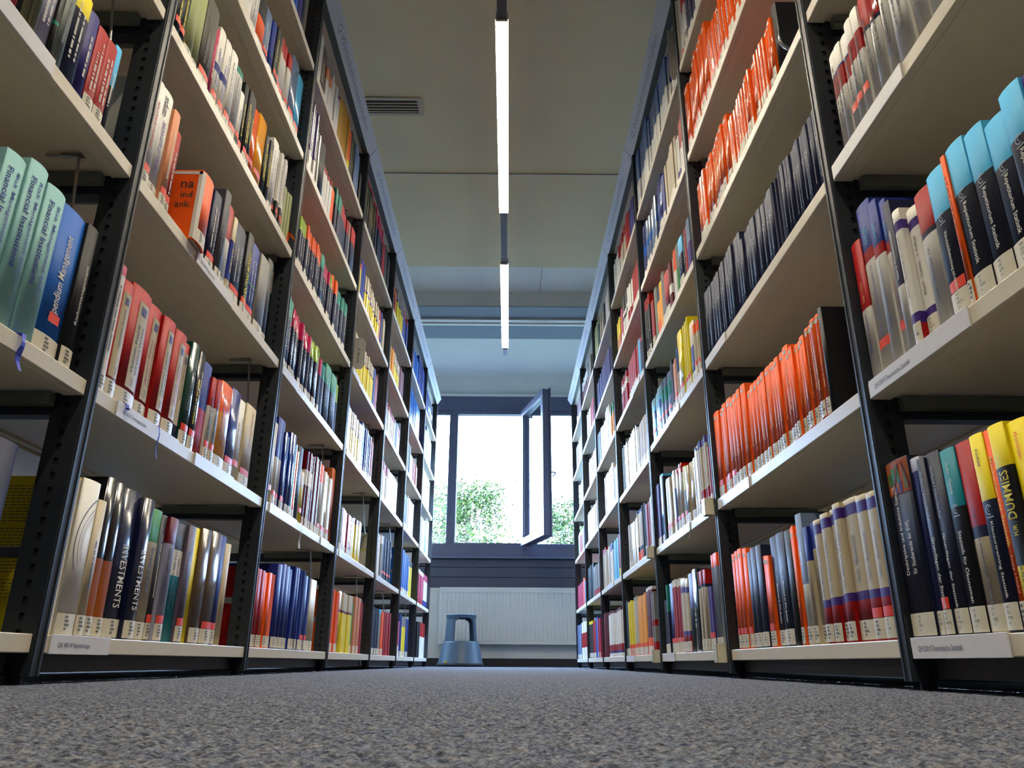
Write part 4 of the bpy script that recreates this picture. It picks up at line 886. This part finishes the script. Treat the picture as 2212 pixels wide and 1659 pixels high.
    if X_ == 'bank':   # panel and big letters on the cover that faces down the aisle
        xx = -w / 2 - .0006
        q = MB(); q.box(xx, xx + .0004, .004, .012, .004, h - .004); q.box(xx, xx + .0004, .004, D - .01, h - .012, h - .004); q.build('cover_border', cm('wh'), t)
        for k, s_ in enumerate(('na', 'ind', 'ank.')):
            v_, f_, asp = text_geo(s_); H_ = .017; L_ = H_ * min(asp, 2.4); q = MB()
            q.add([(xx - .0003, .020 + L_ * (1 - a), h - .050 - k * .026 + b_ * H_) for a, b_ in v_], f_)
            q.build('cover_lettering', inkm, t)
        strip('spine_stripe', -w * .49, -w * .30, .036, h - .004, cm('wh'), .0005)
    if o['base'] == 'or' and X_ != 'bank' and side == 'R' and b_bay == 0:
        strip('white_square', -w * .26, w * .26, h * .915, h * .915 + min(.009, w * .6), cm('wh'), .0006)
    if X_ == 'rep2':
        strip('orange_panel', -w * .36, w * .4, h * .12, h * .86, cm('or'), .0005)
    if o['i'] and not TI.get(X_):
        q = MB(); lines = 2 if w > .03 else 1
        for ln in range(lines):
            uc = 0 if lines == 1 else (-.16 + .32 * ln) * w
            v = h * r.uniform(.26, .34); vend = h * r.uniform(.68, .88); hw = min(w * .12, .0028)
            while v < vend:
                l_ = r.uniform(.0012, .0028)
                q.add([on_spine(u, vv, w, sag, .0010) for u, vv in ((uc - hw * r.uniform(.6, 1), v), (uc + hw * r.uniform(.6, 1), v), (uc + hw, v + l_), (uc - hw, v + l_))], [(0, 1, 2, 3)])
                v += l_ + (.0009 if r.random() > .15 else .004)
        q.build('title', ink(o['i']) if o['i'] != 'dg' else inkm, t)
    return t
# -------- expand the shelf plan into single books
books = []; r = random.Random(11)
LVN = ['bottom shelf', 'second shelf', 'third shelf', 'fourth shelf', 'fifth shelf', 'sixth shelf']
SBD = {'L': .012, 'R': .004}
for side, bay, lev, segs in ROWS:
    zb = LV[lev - 1] + TH - (.026 if (side, bay, lev) == ('R', 2, 3) else 0)
    row = []
    for y0, y1, n, H, code in segs:
        ws = [r.uniform(.8, 1.25) if n > 2 else 1 for _ in range(n)]; k = (y1 - y0) / sum(ws); y = y0
        for wv in ws:
            w = wv * k; row.append([y + w / 2, w * .985, min(H + (r.uniform(-.004, .004) if n > 1 else 0), LV[lev] - zb - .006), code]); y += w
    # keep each row inside its bay and free of overlaps
    row.sort(); lo = Y0[side] + bay + .040; hi = Y0[side] + bay + .995
    prev = lo
    for b_ in row:
        if b_[0] - b_[1] / 2 < prev - .0005:
            st_ = prev; en = max(st_ + .006, b_[0] + b_[1] / 2); b_[0] = (st_ + en) / 2; b_[1] = (en - st_) * .985
        if b_[0] + b_[1] / 2 > hi: 
            st_ = b_[0] - b_[1] / 2; b_[1] = max(.004, hi - st_); b_[0] = st_ + b_[1] / 2
        prev = b_[0] + b_[1] / 2
    for i, (y, w, h, code) in enumerate(row):
        books.append(dict(side=side, bay=bay, lev=lev, y=y, w=w, h=h, code=code, z=zb, i=i, n=len(row), sb=(-.014 if 'X=bank' in code else SBD[side] + r.uniform(-.003, .006)), D=r.uniform(.150, .175) if h < .26 else r.uniform(.17, .195)))
camv = Vector((0, 0, CAM_H))
def onscreen(p):
    q_ = Vector(p) - camv; z_ = q_.dot(fw)
    if z_ < .05: return None
    return 1106 + FPX * q_.dot(rt) / z_, 829.5 - FPX * q_.dot(up) / z_
for b_ in books:
    X_ = SG[b_['side']] * (A[b_['side']] + b_['sb'])
    P_ = [onscreen((X_, b_['y'] + dy, b_['z'] + dz)) for dy, dz in ((-b_['w'] / 2, .01), (b_['w'] / 2, .01), (b_['w'] / 2, b_['h']), (-b_['w'] / 2, b_['h']))]
    if any(p is None for p in P_): b_['area'] = 0; continue
    P_ = [(min(max(p[0], 0), 2212), min(max(p[1], 0), 1659)) for p in P_]
    b_['area'] = abs(sum(P_[k][0] * P_[(k + 1) % 4][1] - P_[(k + 1) % 4][0] * P_[k][1] for k in range(4))) / 2
rank = sorted(range(len(books)), key=lambda k: -books[k]['area'])
single = set(rank[:300])
ORD = ['first','second','third','fourth','fifth','sixth','seventh','eighth','ninth','tenth','eleventh','twelfth','thirteenth','fourteenth','fifteenth','sixteenth','seventeenth','eighteenth','nineteenth','twentieth']
TENS = {20: 'twenty', 30: 'thirty', 40: 'forty', 50: 'fifty'}
def ordi(k):      # 1-based
    if k <= 20: return ORD[k - 1]
    t_ = k // 10 * 10; return ORD and (TENS[t_] + '-' + ORD[k - t_ - 1] if k % 10 else {30: 'thirtieth', 40: 'fortieth', 50: 'fiftieth'}[k])
BAYN = {-1: 'nearest', 0: 'second', 1: 'third', 2: 'fourth', 3: 'fifth', 4: 'sixth', 5: 'farthest'}
rest = MB(); rmats = []; ridx = {}
def rm(c, g):
    k = (c, g)
    if k not in ridx: ridx[k] = len(rmats); rmats.append(cm(c, g))
    return ridx[k]
def rest_book(side, x, y, z, w, h, D, o, flip=1):
    s = SG[side] * flip; sag = sagof(o, w); arc = curve(w * .97, sag, 4); ly = layers(o)
    if o['L']: ly = [(a, b_, c) for a, b_, c in ly]
    T = lambda u, v, zz: (x + s * v, y + u * (1 if s < 0 else -1), z + zz)
    prof = [(-w * .485, D)] + arc + [(w * .485, D)]; m_ = len(prof)
    for z0, z1, c in ly:
        mi = rm(c, o['g'])
        for k in range(m_):
            a, b_ = prof[k], prof[(k + 1) % m_]
            rest.add([T(*a, z0 * h), T(*b_, z0 * h), T(*b_, z1 * h), T(*a, z1 * h)], [(0, 1, 2, 3)], mi, 0 < k < m_ - 2)
    rest.add([T(*p, h) for p in prof], [tuple(range(m_))], rm(ly[-1][2], o['g']))
    rest.add([T(*p, 0) for p in prof], [tuple(range(m_ - 1, -1, -1))], rm(ly[0][2], o['g']))
    def st(u0, u1, v0, v1, key, m, push=.0006):
        if key not in ridx: ridx[key] = len(rmats); rmats.append(m)
        for k in range(3):
            a, b_ = u0 + (u1 - u0) * k / 3, u0 + (u1 - u0) * (k + 1) / 3
            rest.add([T(*on_spine(a, 0, w, sag, push)[:2], v0), T(*on_spine(b_, 0, w, sag, push)[:2], v0), T(*on_spine(b_, 0, w, sag, push)[:2], v1), T(*on_spine(a, 0, w, sag, push)[:2], v1)], [(0, 1, 2, 3)], ridx[key])
    if o['L']: st(-w * .48, w * .48, .003, .036, 'lab', labm)
    if o['S']: st(-w * .42, w * .42, .037, .053, 'stk', stm_, .0007)
    if o['i']:
        m = ink(o['i']) if o['i'] != 'dg' else inkm; v = h * r.uniform(.28, .4)
        while v < h * .8:
            l_ = r.uniform(.004, .016); st(-min(w * .1, .002), min(w * .1, .002), v, v + l_, 'i' + o['i'], m, .0009); v += l_ + .003
FIRST = {}
same = {}
for k, b_ in enumerate(books):
    o = parse(b_['code']); side = b_['side']; X_ = SG[side] * (A[side] + b_['sb'])
    if k in single:
        t = big_book(side, X_, b_['y'], b_['z'] + .0003, b_['w'], b_['h'], b_['D'], o, r, b_['bay'])
        b_['obj'] = t
        d_ = EXTRA.get(o['X'])
        if not d_:
            th = 'thin ' if b_['w'] < .014 else ('thick ' if b_['w'] > .034 else '')
            nm = NAME.get(o['base'], 'grey'); top = [c for z0, z1, c in o['bands'] if z1 == 1 and z0 > .3]; bot = [c for z0, z1, c in o['bands'] if z0 == 0 and z1 < .7]
            d_ = th + nm + ' book'
            if top: d_ += ' with ' + NAME[top[0]] + ' top'
            elif bot: d_ += ' with ' + NAME[bot[0]] + ' foot'
            elif o['S']: d_ += ' with red sticker'
            elif o['h'] and not th: d_ = nm + ' hardcover book'
        pos = '%s from the near end, %s, %s %s bay' % (ordi(b_['i'] + 1), LVN[b_['lev'] - 1], BAYN[b_['bay']], sidew[side])
        lab = d_ + ', ' + pos
        wl = lab.split()
        if len(wl) > 16: lab = lab.replace(' from the near end', ' from near end'); wl = lab.split()
        if len(wl) > 16: lab = lab.replace('glossy ', '').replace('thin ', '').replace('thick ', '')
        tag(t, lab, 'book', 'books on the %s of the %s %s bay' % (LVN[b_['lev'] - 1], BAYN[b_['bay']], sidew[side]))
    else:
        rest_book(side, X_, b_['y'], b_['z'] + .0003, b_['w'], b_['h'], b_['D'], o)
# made-up rows on the rear shelves, added unseen to block light through the racks
rc = ['nv', 'wh', 'rd', 'bl', 'cr', 'gy', 'or', 'gn', 'ye', 'dk', 'lb', 'mr']
for side in 'LR':
    for bay in range(-1, 6):
        for lev in range(1, 7):
            y = Y0[side] + bay + .045; end = y + r.uniform(.55, .9)
            while y < end:
                w = r.uniform(.012, .045); h = r.uniform(.2, .28)
                rest_book(side, SG[side] * (A[side] + FULL - .02), y + w / 2, LV[lev - 1] + TH + .0003, w, h, .16, parse(r.choice(rc)), -1); y += w
ro = rest.build('book', rmats)
tag(ro, 'remaining library books packed upright on the farther and upper shelves, plus added rear rows', 'book', kind='stuff')
# -------- ribbons, tags and cords that hang from books
def near(side, bay, lev, y):
    c = [b_ for b_ in books if b_['side'] == side and b_['bay'] == bay and b_['lev'] == lev and 'obj' in b_]
    return min(c, key=lambda b_: abs(b_['y'] - y)) if c else None
def ribbon(side, bay, lev, y, ln, wd, m, name='bookmark_ribbon', up_=0, loops=1):
    b_ = near(side, bay, lev, y)
    t = b_['obj'] if b_ else None
    s = SG[side]; a = A[side]; q = MB()
    for lp in range(loops):
        yo = lp * .012; pts = [(a + .03, b_['z'] + .0025 if b_ else LV[lev - 1] + TH + .0025), (a - .004, LV[lev - 1] + TH + .003), (a - .0065, LV[lev - 1] + TH - .005)]
        for i in range(1, 8): pts.append((a - .007 - .003 * math.sin(i), LV[lev - 1] + TH - .005 - ln * i / 7))
        for (d0, z0), (d1, z1) in zip(pts[:-1], pts[1:]):
            w0 = wd * (1 + .25 * math.sin(z0 * 140)); w1 = wd * (1 + .25 * math.sin(z1 * 140)); sh0 = .004 * math.sin(z0 * 90); sh1 = .004 * math.sin(z1 * 90)
            q.add([(s * d0, y + yo - w0 / 2 + sh0, z0), (s * d0, y + yo + w0 / 2 + sh0, z0), (s * d1, y + yo + w1 / 2 + sh1, z1), (s * d1, y + yo - w1 / 2 + sh1, z1)], [(0, 1, 2, 3)])
    o = q.build(name, m, None); sm = o.modifiers.new('thick', 'SOLIDIFY'); sm.thickness = .0005
    if not t: tag(o, 'white bookmark cord hanging at the foot of the fourth left bay', 'bookmark')
    if t:
        R_ = Matrix.Translation(t.location) @ Matrix.Rotation(t.rotation_euler[2], 4, 'Z')
        o.data.transform(R_.inverted()); o.parent = t
blr = mat('ribbon_blue', (30, 50, 190), .5, noise=.1); whr = mat('ribbon_white', (205, 205, 200), .6, noise=.1)
ribbon('L', -1, 2, 1.045, .050, .010, blr)
ribbon('L', 0, 2, 1.375, .004, .012, blr)
ribbon('L', 0, 2, 1.515, .062, .004, blr)
ribbon('L', 1, 2, 2.66, .085, .0035, whr, 'bookmark_cord', loops=2)
ribbon('L', 2, 1, 4.0, .05, .003, whr, 'bookmark_cord')
ribbon('R', 1, 2, 2.60, .05, .002, whr, 'bookmark_cord')

# -------- cards and slips standing between the books
cardm = mat('card_grey', (176, 172, 166), .6, noise=.03, nscale=30)
def card(side, y, x0, x1, z0, z1, label, txt=None, m=cardm):
    q = MB(); zc = (z1 - z0) * .12
    xa, xb = min(x0, x1), max(x0, x1)
    prof = [(xa, z0 + zc), (xa + .006, z0), (xb - .012, z0), (xb, z0 + zc), (xb, z1 - zc), (xb - .02, z1), (xa, z1)]
    q.prism(prof, y, y + .0012)
    t = empty('card_marker', (0, 0, 0)); t.location = ((xa + xb) / 2, y, z0); tag(t, label, 'card')
    o = q.build('card', m, t); o.data.transform(Matrix.Translation(-Vector(t.location)))
    if txt:
        l = flat_text(txt, t, 'card_lettering', inkm, Vector(((xa + xb) / 2 - .005, y - .0004, z1 - .055)), Vector((0, 0, -1)), Vector((1, 0, 0)), .075, .010, .0)
        l.data.transform(Matrix.Translation(-Vector(t.location)))
card('L', 3.330, -.752, -.690, LV[3] + TH + .0005, 1.490, 'grey card lettered E-Book sticking out beside yellow books, fourth left bay', 'E-Book')
card('R', 2.300, .600, .690, LV[5] + TH + .0005, 2.36, 'pale card with handwriting sticking out at the top of third right bay', 'e-Bo')
q = MB(); q.add([(0, 0, 0), (.016, .002, -.012), (.020, .030, -.022), (.004, .028, -.008)], [(0, 1, 2, 3)]); q.add([(0, 0, 0), (-.004, .004, -.035), (-.002, .016, -.036), (.004, .014, -.004)], [(0, 1, 2, 3)])
o = q.build('paper_slip', mat('slip_orange', (240, 110, 50), .6, noise=.03)); o.location = (-.733, 2.165, 1.362)
sm = o.modifiers.new('thick', 'SOLIDIFY'); sm.thickness = .0004
tag(o, 'orange paper slip hanging from the fourth shelf end, second left bay', 'paper slip')
